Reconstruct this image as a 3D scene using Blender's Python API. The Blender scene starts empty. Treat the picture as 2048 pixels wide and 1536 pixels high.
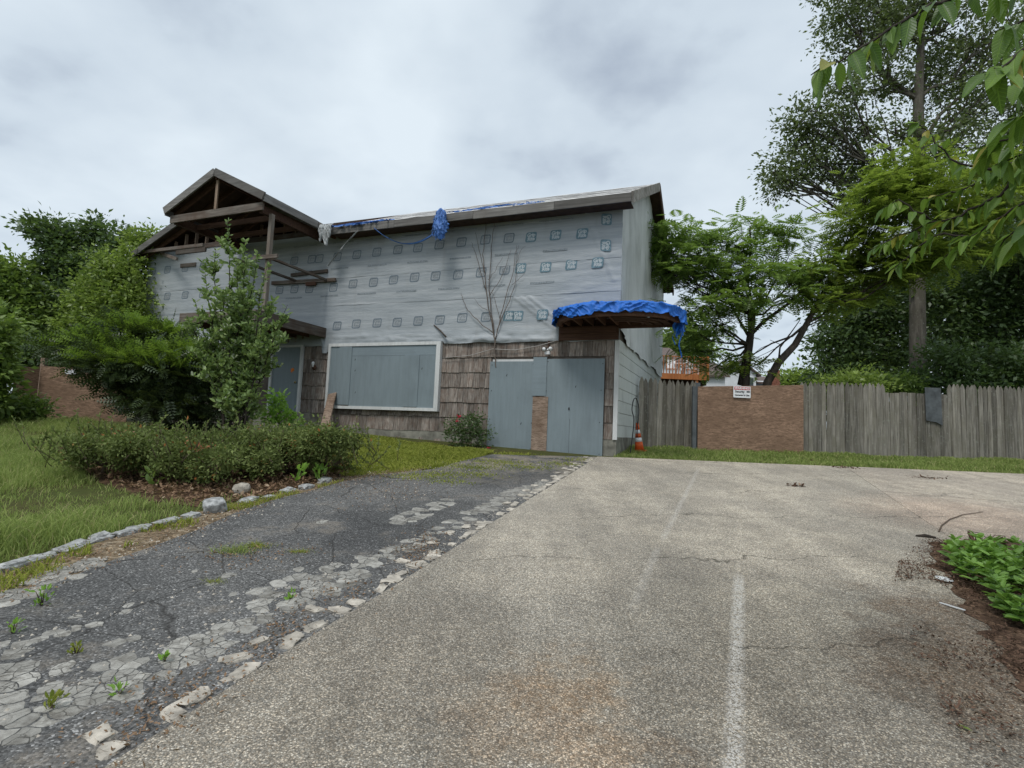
import bpy, math, random
import numpy as np
from mathutils import Vector, Matrix, noise as mnoise

# ------------------------------------------------------------------ camera
FPX = 1125.0                      # focal length in pixels of a 2048 wide frame
PITCH, ROLL = math.radians(4.8), math.radians(2.4)
EYE = np.array([0.0, 0.0, 1.6])
_fw = np.array([0, math.cos(PITCH), math.sin(PITCH)])
_up0 = np.array([0, -math.sin(PITCH), math.cos(PITCH)])
_rt0 = np.array([1.0, 0, 0])
_rt = math.cos(ROLL) * _rt0 + math.sin(ROLL) * _up0
_up = -math.sin(ROLL) * _rt0 + math.cos(ROLL) * _up0
scene = bpy.context.scene
COL = scene.collection
cam_data = bpy.data.cameras.new('camera')
cam_data.sensor_width = 36.0
cam_data.lens = 36.0 * FPX / 2048.0
cam_data.clip_start, cam_data.clip_end = 0.05, 3000
cam = bpy.data.objects.new('camera', cam_data)
COL.objects.link(cam)
_m = Matrix.Identity(4)
for i in range(3):
    _m[i][0], _m[i][1], _m[i][2], _m[i][3] = _rt[i], _up[i], -_fw[i], EYE[i]
cam.matrix_world = _m
scene.camera = cam

# ------------------------------------------------------------------ sky, sun, exposure
SUN_EL, SUN_AZ = math.radians(58), math.radians(205)   # azimuth clockwise from +Y
world = bpy.data.worlds.new('World')
scene.world = world
world.use_nodes = True
wt = world.node_tree
wt.nodes.clear()
def wn(t, **k):
    n = wt.nodes.new(t)
    for a, b in k.items():
        setattr(n, a, b)
    return n
sky = wn('ShaderNodeTexSky', sky_type='NISHITA', sun_disc=False, sun_elevation=SUN_EL, sun_rotation=SUN_AZ)
tc = wn('ShaderNodeTexCoord')
sep = wn('ShaderNodeSeparateXYZ')
wt.links.new(tc.outputs['Generated'], sep.inputs[0])
den = wn('ShaderNodeMath', operation='MAXIMUM'); den.inputs[1].default_value = 0.0
wt.links.new(sep.outputs[2], den.inputs[0])
den2 = wn('ShaderNodeMath', operation='ADD'); den2.inputs[1].default_value = 0.22
wt.links.new(den.outputs[0], den2.inputs[0])
dx = wn('ShaderNodeMath', operation='DIVIDE'); dy = wn('ShaderNodeMath', operation='DIVIDE')
wt.links.new(sep.outputs[0], dx.inputs[0]); wt.links.new(den2.outputs[0], dx.inputs[1])
wt.links.new(sep.outputs[1], dy.inputs[0]); wt.links.new(den2.outputs[0], dy.inputs[1])
cmb = wn('ShaderNodeCombineXYZ')
wt.links.new(dx.outputs[0], cmb.inputs[0]); wt.links.new(dy.outputs[0], cmb.inputs[1])
cmb.inputs[2].default_value = 3.7
n1 = wn('ShaderNodeTexNoise'); n1.inputs['Scale'].default_value = 0.95; n1.inputs['Detail'].default_value = 5; n1.inputs['Roughness'].default_value = 0.52
n1.inputs['Distortion'].default_value = 0.35
wt.links.new(cmb.outputs[0], n1.inputs['Vector'])
n2 = wn('ShaderNodeTexNoise'); n2.inputs['Scale'].default_value = 3.1; n2.inputs['Detail'].default_value = 6; n2.inputs['Roughness'].default_value = 0.5
wt.links.new(cmb.outputs[0], n2.inputs['Vector'])
nm = wn('ShaderNodeMix', data_type='FLOAT'); nm.inputs[0].default_value = 0.36
wt.links.new(n1.outputs['Fac'], nm.inputs[2]); wt.links.new(n2.outputs['Fac'], nm.inputs[3])
cr = wn('ShaderNodeValToRGB')
e = cr.color_ramp.elements
e[0].position, e[0].color = 0.38, (0.385, 0.45, 0.545, 1)
e[1].position, e[1].color = 0.62, (0.75, 0.835, 0.90, 1)
k_ = cr.color_ramp.elements.new(0.47); k_.color = (0.60, 0.685, 0.765, 1)
wt.links.new(nm.outputs[0], cr.inputs[0])
sc_ = wn('ShaderNodeVectorMath', operation='SCALE'); sc_.inputs['Scale'].default_value = 7.9
wt.links.new(cr.outputs[0], sc_.inputs[0])
mx = wn('ShaderNodeMix', data_type='RGBA'); mx.inputs[0].default_value = 0.93
wt.links.new(sky.outputs[0], mx.inputs[6]); wt.links.new(sc_.outputs[0], mx.inputs[7])
bg = wn('ShaderNodeBackground'); bg.inputs['Strength'].default_value = 0.1
wt.links.new(mx.outputs[2], bg.inputs[0])
wo = wn('ShaderNodeOutputWorld')
wt.links.new(bg.outputs[0], wo.inputs[0])

sun_d = bpy.data.lights.new('sun', 'SUN')
sun_d.energy, sun_d.angle, sun_d.color = 1.5, math.radians(16), (1.0, 0.965, 0.92)
sun = bpy.data.objects.new('sun', sun_d)
COL.objects.link(sun)
_sd = Vector((math.sin(SUN_AZ) * math.cos(SUN_EL), math.cos(SUN_AZ) * math.cos(SUN_EL), math.sin(SUN_EL)))
sun.rotation_euler = _sd.to_track_quat('Z', 'Y').to_euler()
sun.location = (0, 0, 40)

vs = scene.view_settings
vs.view_transform = 'Standard'
vs.look = 'None'
vs.exposure = 0.45
vs.gamma = 1.0
vs.use_curve_mapping = False
scene.cycles.max_bounces = 6
scene.cycles.diffuse_bounces = 3
scene.cycles.glossy_bounces = 2
scene.cycles.transmission_bounces = 4
scene.cycles.transparent_max_bounces = 4

# ------------------------------------------------------------------ measuring helpers (design aid: where a sight line meets a real plane)
SL = 0.09                                     # the plot climbs towards the house
def G(x, y):                                  # ground height
    yy = np.clip(y, -8, None)
    return np.where(yy < 15.6, SL * yy, SL * 15.6 + 0.012 * (np.minimum(yy, 60) - 15.6))
def ray(px, py):
    return _fw + (px - 1024) / FPX * _rt - (py - 768) / FPX * _up
def gnd(px, py):
    d = ray(px, py)
    t = -EYE[2] / (d[2] - SL * d[1])
    return EYE + t * d
def at(px, py, y):                            # point of a sight line at distance y ahead
    d = ray(px, py)
    return EYE + d * (y / d[1])
TH = math.radians(21.8)
HV = np.array([math.sin(TH), math.cos(TH), 0])
HU = np.array([-math.cos(TH), math.sin(TH), 0])
HC = gnd(1232, 912)
def fac(px, py, v=0.0):                       # -> house-local (x, y=v, z) on the plane v behind the facade
    d = ray(px, py)
    t = ((HC + v * HV - EYE) @ HV) / (d @ HV)
    p = EYE + t * d - HC
    return np.array([-(p @ HU), v, p[2]])
def house_to_world(p):
    p = np.asarray(p, float)
    return HC + (-p[..., 0:1]) * HU + p[..., 1:2] * HV + p[..., 2:3] * np.array([0, 0, 1.0])

R = random.Random(7)
NR = np.random.default_rng(11)

# ------------------------------------------------------------------ material kit
class Nodes:
    def __init__(self, name):
        self.m = bpy.data.materials.new(name)
        self.m.use_nodes = True
        self.t = self.m.node_tree
        self.t.nodes.clear()
        self.out = self.t.nodes.new('ShaderNodeOutputMaterial')
    def n(self, t, **k):
        x = self.t.nodes.new(t)
        for a, b in k.items():
            setattr(x, a, b)
        return x
    def put(self, sock, v):
        if isinstance(v, bpy.types.NodeSocket):
            self.t.links.new(v, sock)
        elif v is not None:
            if sock.type == 'RGBA' and not hasattr(v, '__len__'):
                v = (v, v, v, 1)
            if sock.type == 'RGBA' and len(v) == 3:
                v = (*v, 1)
            sock.default_value = v
    def pos(self, scale=(1, 1, 1), rot=(0, 0, 0), obj=False, loc=(0, 0, 0)):
        if obj:
            src = self.n('ShaderNodeTexCoord').outputs['Object']
        else:
            src = self.n('ShaderNodeNewGeometry').outputs['Position']
        mp = self.n('ShaderNodeMapping')
        self.put(mp.inputs['Vector'], src)
        mp.inputs['Scale'].default_value = scale
        mp.inputs['Rotation'].default_value = rot
        mp.inputs['Location'].default_value = loc
        return mp.outputs[0]
    def noise(self, vec, scale, detail=4, rough=0.55, dist=0.0, color=False):
        x = self.n('ShaderNodeTexNoise')
        self.put(x.inputs['Vector'], vec)
        x.inputs['Scale'].default_value = scale
        x.inputs['Detail'].default_value = detail
        x.inputs['Roughness'].default_value = rough
        x.inputs['Distortion'].default_value = dist
        return x.outputs['Color' if color else 'Fac']
    def voro(self, vec, scale, feature='F1', out='Distance', rand=1.0):
        x = self.n('ShaderNodeTexVoronoi', feature=feature)
        self.put(x.inputs['Vector'], vec)
        x.inputs['Scale'].default_value = scale
        x.inputs['Randomness'].default_value = rand
        return x.outputs[out]
    def ramp(self, fac, stops, interp='LINEAR'):
        x = self.n('ShaderNodeValToRGB')
        cr = x.color_ramp
        cr.interpolation = interp
        def c4(c):
            return (c, c, c, 1) if not hasattr(c, '__len__') else (*c[:3], 1)
        cr.elements[0].position, cr.elements[0].color = stops[0][0], c4(stops[0][1])
        cr.elements[1].position, cr.elements[1].color = stops[-1][0], c4(stops[-1][1])
        for p, c in stops[1:-1]:
            cr.elements.new(p).color = c4(c)
        self.put(x.inputs[0], fac)
        return x.outputs[0]
    def mix(self, fac, a, b, mode='MIX'):
        x = self.n('ShaderNodeMix', data_type='RGBA', blend_type=mode)
        self.put(x.inputs[0], fac); self.put(x.inputs[6], a); self.put(x.inputs[7], b)
        return x.outputs[2]
    def math(self, op, a, b=None, c=None, clamp=False):
        x = self.n('ShaderNodeMath', operation=op, use_clamp=clamp)
        self.put(x.inputs[0], a)
        if b is not None: self.put(x.inputs[1], b)
        if c is not None: self.put(x.inputs[2], c)
        return x.outputs[0]
    def bump(self, h, strength=0.5, dist=0.01, normal=None):
        x = self.n('ShaderNodeBump')
        x.inputs['Strength'].default_value = strength
        x.inputs['Distance'].default_value = dist
        self.put(x.inputs['Height'], h)
        if normal is not None: self.put(x.inputs['Normal'], normal)
        return x.outputs[0]
    def bsdf(self, color, rough=0.8, normal=None, metallic=0.0, spec=0.3):
        x = self.n('ShaderNodeBsdfPrincipled')
        self.put(x.inputs['Base Color'], color)
        self.put(x.inputs['Roughness'], rough)
        x.inputs['Metallic'].default_value = metallic
        x.inputs['Specular IOR Level'].default_value = spec
        if normal is not None: self.put(x.inputs['Normal'], normal)
        return x.outputs[0]
    def done(self, shader):
        self.t.links.new(shader, self.out.inputs[0])
        return self.m
    def rnd_obj(self):
        return self.n('ShaderNodeObjectInfo').outputs['Random']
    def rnd_island(self):
        return self.n('ShaderNodeNewGeometry').outputs['Random Per Island']
    def rot_house(self):
        return (0, 0, TH)

def simple(name, c, rough=0.7, var=0.12, scale=6.0, bump=0.0, spec=0.3, metallic=0.0):
    N = Nodes(name)
    p = N.pos()
    f = N.noise(p, scale, 5)
    lo = tuple(max(0, x * (1 - var * 2)) for x in c)
    hi = tuple(min(1, x * (1 + var * 2)) for x in c)
    col = N.ramp(f, [(0.3, lo), (0.7, hi)])
    nor = N.bump(N.noise(p, scale * 6, 4), bump, 0.01) if bump else None
    return N.done(N.bsdf(col, rough, nor, metallic, spec))

def wood(name, dark, light, axis='z', red=None, rough=0.85, grain=60.0, lichen=0.0):
    """weathered wood, grain along one local axis"""
    N = Nodes(name)
    s = {'x': (1.2, grain, grain), 'y': (grain, 1.2, grain), 'z': (grain, grain, 1.2)}[axis]
    rv = N.rnd_obj()
    off = N.n('ShaderNodeCombineXYZ')
    for i in range(3):
        N.put(off.inputs[i], N.math('MULTIPLY', rv, 37.0 + 11 * i))
    ad = N.n('ShaderNodeVectorMath', operation='ADD')
    N.put(ad.inputs[0], N.n('ShaderNodeTexCoord').outputs['Object'])
    N.put(ad.inputs[1], off.outputs[0])
    mp = N.n('ShaderNodeMapping'); N.put(mp.inputs[0], ad.outputs[0]); mp.inputs['Scale'].default_value = s
    g = N.noise(mp.outputs[0], 1.0, 6, 0.62, 0.6)
    big = N.noise(ad.outputs[0], 2.3, 5, 0.6)
    col = N.ramp(g, [(0.28, dark), (0.5, tuple((a + b) / 2 for a, b in zip(dark, light))), (0.72, light)])
    if red:
        col = N.mix(N.ramp(big, [(0.42, 0.0), (0.66, 0.75)]), col, red)
    tone = N.math('ADD', N.math('MULTIPLY', rv, 0.7), 0.65)
    tn = N.n('ShaderNodeVectorMath', operation='SCALE'); N.put(tn.inputs[0], col); N.put(tn.inputs['Scale'], tone)
    col = tn.outputs[0]
    if lichen:
        l = N.noise(ad.outputs[0], 14.0, 7, 0.75)
        col = N.mix(N.ramp(l, [(0.56, 0.0), (0.68, lichen)]), col, (0.28, 0.30, 0.25))
    return N.done(N.bsdf(col, rough, N.bump(g, 0.45, 0.006), 0, 0.2))

def leafmat(name, dark, light, trans=0.35, odd=None, rough=0.45, spec=0.5, obj=False, rare=0.97):
    N = Nodes(name)
    r = N.rnd_obj() if obj else N.rnd_island()
    stops = [(0.0, dark), (0.85, light)]
    if odd: stops += [(rare - .01, light), (rare, odd)]
    else: stops.append((1.0, light))
    col = N.ramp(r, stops)
    patch = N.noise(N.pos(), 0.9, 3)
    col = N.mix(N.ramp(patch, [(0.35, 0.0), (0.7, 0.35)]), col, tuple(min(1, c * 1.35) for c in light))
    a = N.bsdf(col, rough, None, 0, spec)
    tb = N.n('ShaderNodeBsdfTranslucent')
    N.put(tb.inputs[0], N.mix(0.5, col, (0.16, 0.24, 0.02), 'ADD'))
    ms = N.n('ShaderNodeMixShader'); ms.inputs[0].default_value = trans
    N.t.links.new(a, ms.inputs[1]); N.t.links.new(tb.outputs[0], ms.inputs[2])
    return N.done(ms.outputs[0])

# ------------------------------------------------------------------ mesh kit
def link(name, me, mat, parent=None, smooth=False):
    o = bpy.data.objects.new(name, me)
    if mat is not None and len(me.materials) == 0:
        for m_ in (mat if isinstance(mat, (list, tuple)) else [mat]):
            me.materials.append(m_)
    COL.objects.link(o)
    if parent is not None:
        o.parent = parent
    if smooth:
        me.polygons.foreach_set('use_smooth', np.ones(len(me.polygons), bool))
    return o

def fast_mesh(name, v, f):
    """v (N,3), f (M,k) constant k"""
    me = bpy.data.meshes.new(name)
    v = np.ascontiguousarray(v, np.float32); f = np.ascontiguousarray(f, np.int32)
    k = f.shape[1]
    me.vertices.add(len(v)); me.vertices.foreach_set('co', v.ravel())
    me.loops.add(f.size); me.loops.foreach_set('vertex_index', f.ravel())
    me.polygons.add(len(f))
    me.polygons.foreach_set('loop_start', np.arange(0, f.size, k, dtype=np.int32))
    me.update(calc_edges=True)
    return me

class MB:
    def __init__(self):
        self.v, self.f, self.mi, self.cur = [], [], [], 0
    def add(self, vs_, fs_):
        b = len(self.v)
        self.v += [tuple(map(float, p)) for p in vs_]
        self.f += [tuple(b + i for i in q) for q in fs_]
        self.mi += [self.cur] * len(fs_)
        return self
    def box(self, x0, x1, y0, y1, z0, z1):
        return self.add([(x0, y0, z0), (x1, y0, z0), (x1, y1, z0), (x0, y1, z0), (x0, y0, z1), (x1, y0, z1), (x1, y1, z1), (x0, y1, z1)],
                        [(0, 3, 2, 1), (4, 5, 6, 7), (0, 1, 5, 4), (1, 2, 6, 5), (2, 3, 7, 6), (3, 0, 4, 7)])
    def bar(self, a, b, w, h, upv=(0, 0, 1)):
        """rectangular bar from a to b, w across, h along upv"""
        a, b = Vector(a), Vector(b)
        d = (b - a).normalized()
        s = d.cross(Vector(upv))
        if s.length < 1e-4: s = d.cross(Vector((1, 0, 0)))
        s.normalize(); u = s.cross(d).normalized()
        vs_ = []
        for p in (a, b):
            for sx, sz in ((-1, -1), (1, -1), (1, 1), (-1, 1)):
                vs_.append(p + s * (sx * w / 2) + u * (sz * h / 2))
        return self.add(vs_, [(0, 1, 2, 3), (7, 6, 5, 4), (0, 4, 5, 1), (1, 5, 6, 2), (2, 6, 7, 3), (3, 7, 4, 0)])
    def tube(self, pts, rad, n=6, cap=True):
        pts = [Vector(p) for p in pts]
        if not hasattr(rad, '__len__'): rad = [rad] * len(pts)
        b = len(self.v); vs_, fs_ = [], []
        prev = None
        for i, p in enumerate(pts):
            d = (pts[min(i + 1, len(pts) - 1)] - pts[max(i - 1, 0)])
            d = d.normalized() if d.length > 1e-9 else Vector((0, 0, 1))
            if prev is None:
                s = d.orthogonal().normalized()
            else:
                s = prev - d * prev.dot(d)
                s = s.normalized() if s.length > 1e-6 else d.orthogonal().normalized()
            prev = s; t = d.cross(s)
            for k in range(n):
                a = 2 * math.pi * k / n
                vs_.append(p + (s * math.cos(a) + t * math.sin(a)) * rad[i])
        for i in range(len(pts) - 1):
            for k in range(n):
                k2 = (k + 1) % n
                fs_.append((i * n + k, i * n + k2, (i + 1) * n + k2, (i + 1) * n + k))
        if cap:
            fs_.append(tuple(range(n - 1, -1, -1)))
            fs_.append(tuple(range((len(pts) - 1) * n, len(pts) * n)))
        return self.add(vs_, fs_)
    def prism(self, poly, z0, z1):
        """poly list of (x,y); z0,z1 numbers or functions"""
        f0 = z0 if callable(z0) else (lambda x, y: z0)
        f1 = z1 if callable(z1) else (lambda x, y: z1)
        n = len(poly)
        vs_ = [(x, y, f0(x, y)) for x, y in poly] + [(x, y, f1(x, y)) for x, y in poly]
        fs_ = [tuple(range(n - 1, -1, -1)), tuple(range(n, 2 * n))] + [(i, (i + 1) % n, n + (i + 1) % n, n + i) for i in range(n)]
        return self.add(vs_, fs_)
    def lathe(self, prof, n=16, c=(0, 0, 0)):
        vs_, fs_ = [], []
        for r, z in prof:
            for k in range(n):
                a = 2 * math.pi * k / n
                vs_.append((c[0] + r * math.cos(a), c[1] + r * math.sin(a), c[2] + z))
        for i in range(len(prof) - 1):
            for k in range(n):
                fs_.append((i * n + k, i * n + (k + 1) % n, (i + 1) * n + (k + 1) % n, (i + 1) * n + k))
        fs_.append(tuple(range(n - 1, -1, -1))); fs_.append(tuple(range((len(prof) - 1) * n, len(prof) * n)))
        return self.add(vs_, fs_)
    def mesh(self, name):
        me = bpy.data.meshes.new(name)
        me.from_pydata(self.v, [], self.f)
        if max(self.mi, default=0) > 0:
            me.polygons.foreach_set('material_index', self.mi)
        me.update()
        return me
    def build(self, name, mat, parent=None, smooth=False):
        return link(name, self.mesh(name), mat, parent, smooth)

def empty(name, loc=(0, 0, 0), rz=0.0):
    o = bpy.data.objects.new(name, None)
    COL.objects.link(o)
    o.location = loc; o.rotation_euler = (0, 0, rz)
    return o
def tag(o, label=None, cat=None, group=None, kind=None):
    if label: o['label'] = label
    if cat: o['category'] = cat
    if group: o['group'] = group
    if kind: o['kind'] = kind
    return o
def fbm(x, y, z=0.0, o=4):
    return mnoise.fractal(Vector((x, y, z)), 1.0, 2.0, o)
def inside(poly, x, y):
    poly = np.asarray(poly); r = np.zeros(len(x), bool); n = len(poly)
    for i in range(n):
        (x0, y0), (x1, y1) = poly[i], poly[(i + 1) % n]
        c = ((y0 > y) != (y1 > y)) & (x < (x1 - x0) * (y - y0) / (y1 - y0 + 1e-12) + x0)
        r ^= c
    return r

# ---- foliage
LEAF = (np.array([[0, 0, 0], [0.45, 0.24, 0.05], [1, 0, -0.06], [0.45, -0.24, 0.05]]), np.array([[0, 1, 2, 3]]))
OVAL = (np.array([[0, 0, 0], [0.3, 0.22, 0.05], [0.75, 0.18, 0.03], [1, 0, -0.1], [0.75, -0.18, 0.03], [0.3, -0.22, 0.05]]),
        np.array([[0, 1, 2, 3], [0, 3, 4, 5]]))
def _frond(nl, w, droop, ln):
    v, f = [], []
    v += [(0, 0.006, 0), (1, 0.003, -droop), (1, -0.003, -droop), (0, -0.006, 0)]; f.append((0, 1, 2, 3))
    for i in range(nl):
        t = 0.12 + 0.88 * i / (nl - 1)
        l = ln * math.sin(math.pi * (0.18 + 0.78 * t)) + 0.04
        for s in (-1, 1):
            b = len(v)
            z = -droop * t * t
            v += [(t, 0, z), (t + 0.06 * l + w, s * l * 0.5, z + 0.02), (t + 0.35 * l, s * l, z - 0.10 * l), (t + 0.06 * l - w * .4, s * l * 0.5, z + 0.02)]
            f.append((b, b + 1, b + 2, b + 3))
    return np.array(v), np.array(f)
FROND = _frond(7, 0.10, 0.16, 0.40)
SPRAY = _frond(6, 0.085, 0.10, 0.26)

def leaves_mesh(name, c, size, tpl, rng, up=0.6, out=None, droop=0.15, svar=0.5):
    """c (N,3) positions; leaf directions random, normals biased upward; out: optional (N,3) preferred direction"""
    n = len(c)
    d = rng.normal(size=(n, 3)); d[:, 2] = d[:, 2] * 0.6 - droop
    if out is not None: d = d * 0.45 + out
    d /= np.linalg.norm(d, axis=1, keepdims=True) + 1e-9
    nn = rng.normal(size=(n, 3)) * (1 - up); nn[:, 2] += up
    b = np.cross(nn, d); b /= np.linalg.norm(b, axis=1, keepdims=True) + 1e-9
    nn = np.cross(d, b)
    s = size * (1 + svar * (rng.random(n) * 2 - 1))
    tv, tf = tpl
    V = c[:, None, :] + s[:, None, None] * (tv[None, :, 0:1] * d[:, None] + tv[None, :, 1:2] * b[:, None] + tv[None, :, 2:3] * nn[:, None])
    Fm = tf[None] + (np.arange(n) * len(tv))[:, None, None]
    return fast_mesh(name, V.reshape(-1, 3), Fm.reshape(-1, tf.shape[1]))

def curve_pts(a, b, sag=0.0, n=5, wob=0.0, rng=R):
    a, b = np.asarray(a, float), np.asarray(b, float)
    L = np.linalg.norm(b - a)
    out = []
    for i in range(n):
        t = i / (n - 1)
        p = a + (b - a) * t
        p = p + np.array([0, 0, -sag * 4 * t * (1 - t)]) * L
        if 0 < i < n - 1:
            p = p + np.array([rng.uniform(-1, 1) for _ in range(3)]) * wob * L
        out.append(p)
    return out

def make_tree(name, label, cat, trunk, tr, blobs, lm, bm, tpl=LEAF, leaf=0.12, per=60, clump=0.45, flat=0.6, up=0.55,
              group=None, droop=0.15, twigs=True, seed=1, limb_r=0.06, start=0.35, shell=0.45, rise=0.0):
    """trunk: polyline; blobs: (centre, radius xyz, clumps). Crown leaves gathered in clumps at twig ends, gaps in between."""
    rng = np.random.default_rng(seed); rr = random.Random(seed)
    base = np.asarray(trunk[0], float)
    root = empty(name, base)
    tag(root, label, cat, group)
    t = MB()
    tp = [np.asarray(p, float) - base for p in trunk]
    t.tube(tp, tr, 9)
    cs = []
    k0 = max(1, int(len(tp) * start))
    for c, r, n in blobs:
        c = np.asarray(c, float) - base
        r = np.asarray(r, float) if hasattr(r, '__len__') else np.array([r, r, r * 0.8])
        cand = tp[k0:] if len(tp) > k0 else tp[-1:]
        src = min(cand, key=lambda q: np.linalg.norm(c - q) + 2.0 * max(0, q[2] - c[2] + rise * np.hypot(*(c - q)[:2]) + 0.2))
        pts = curve_pts(src, c, 0.06, 5, 0.06, rr)
        t.tube(pts, [limb_r * s for s in (1, .8, .62, .45, .3)], 6)
        u = rng.normal(size=(n, 3)); u /= np.linalg.norm(u, axis=1, keepdims=True)
        rad = shell + (1 - shell) * rng.random(n) ** 0.7
        cl = c + u * rad[:, None] * r
        cs.append(cl)
        if twigs:
            for q in cl[:: 2 if n > 30 else 1]:
                s = pts[rr.choice((2, 3, 4))]
                t.tube(curve_pts(s, q, 0.04, 4, 0.08, rr), [limb_r * .33, limb_r * .24, limb_r * .16, limb_r * .08], 4, False)
    t.build('trunk', bm, root, True)
    cl = np.concatenate(cs)
    m = rng.poisson(per, len(cl))
    idx = np.repeat(np.arange(len(cl)), m)
    cr_ = clump * (0.55 + 0.8 * rng.random(len(cl)))
    off = rng.normal(size=(len(idx), 3)) * 0.5
    off[:, 2] *= flat
    pos = cl[idx] + off * cr_[idx][:, None]
    ob = off / (np.linalg.norm(off, axis=1, keepdims=True) + 1e-6)
    link('crown', leaves_mesh('crown', pos, leaf, tpl, rng, up, ob * 0.8, droop), lm, root)
    return root

# ------------------------------------------------------------------ ground materials
def seg_mask(N, a, b, w, soft=0.02):
    """1 near the ground segment a-b (world xy)"""
    a, b = np.asarray(a[:2]), np.asarray(b[:2])
    d = (b - a); L = np.linalg.norm(d); d = d / L; n = np.array([-d[1], d[0]])
    s = N.n('ShaderNodeSeparateXYZ'); N.put(s.inputs[0], N.n('ShaderNodeNewGeometry').outputs['Position'])
    across = N.math('ADD', N.math('MULTIPLY', s.outputs[0], float(n[0])), N.math('MULTIPLY_ADD', s.outputs[1], float(n[1]), float(-(a @ n))))
    along = N.math('ADD', N.math('MULTIPLY', s.outputs[0], float(d[0])), N.math('MULTIPLY_ADD', s.outputs[1], float(d[1]), float(-(a @ d))))
    m1 = N.math('SUBTRACT', 1.0, N.math('DIVIDE', N.math('SUBTRACT', N.math('ABSOLUTE', across), w), soft), clamp=True)
    m2 = N.math('MULTIPLY', N.math('DIVIDE', N.math('ADD', along, 0.0), 0.25, clamp=True), N.math('DIVIDE', N.math('SUBTRACT', float(L), along), 0.25, clamp=True), clamp=True)
    return N.math('MULTIPLY', N.math('MAXIMUM', m1, 0.0), m2)
def spot_mask(N, c, r, distort=0.5, scale=2.2):
    p = N.pos()
    nz = N.noise(p, scale, 5, 0.6, color=True)
    v = N.n('ShaderNodeVectorMath', operation='SUBTRACT'); N.put(v.inputs[0], nz); v.inputs[1].default_value = (.5, .5, .5)
    v2 = N.n('ShaderNodeVectorMath', operation='SCALE'); N.put(v2.inputs[0], v.outputs[0]); v2.inputs['Scale'].default_value = distort * 2.4
    v3 = N.n('ShaderNodeVectorMath', operation='ADD'); N.put(v3.inputs[0], p); N.put(v3.inputs[1], v2.outputs[0])
    v4 = N.n('ShaderNodeVectorMath', operation='DISTANCE'); N.put(v4.inputs[0], v3.outputs[0]); v4.inputs[1].default_value = tuple(map(float, c))
    return N.math('SUBTRACT', 1.0, N.math('DIVIDE', v4.outputs['Value'], r), clamp=True)

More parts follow.
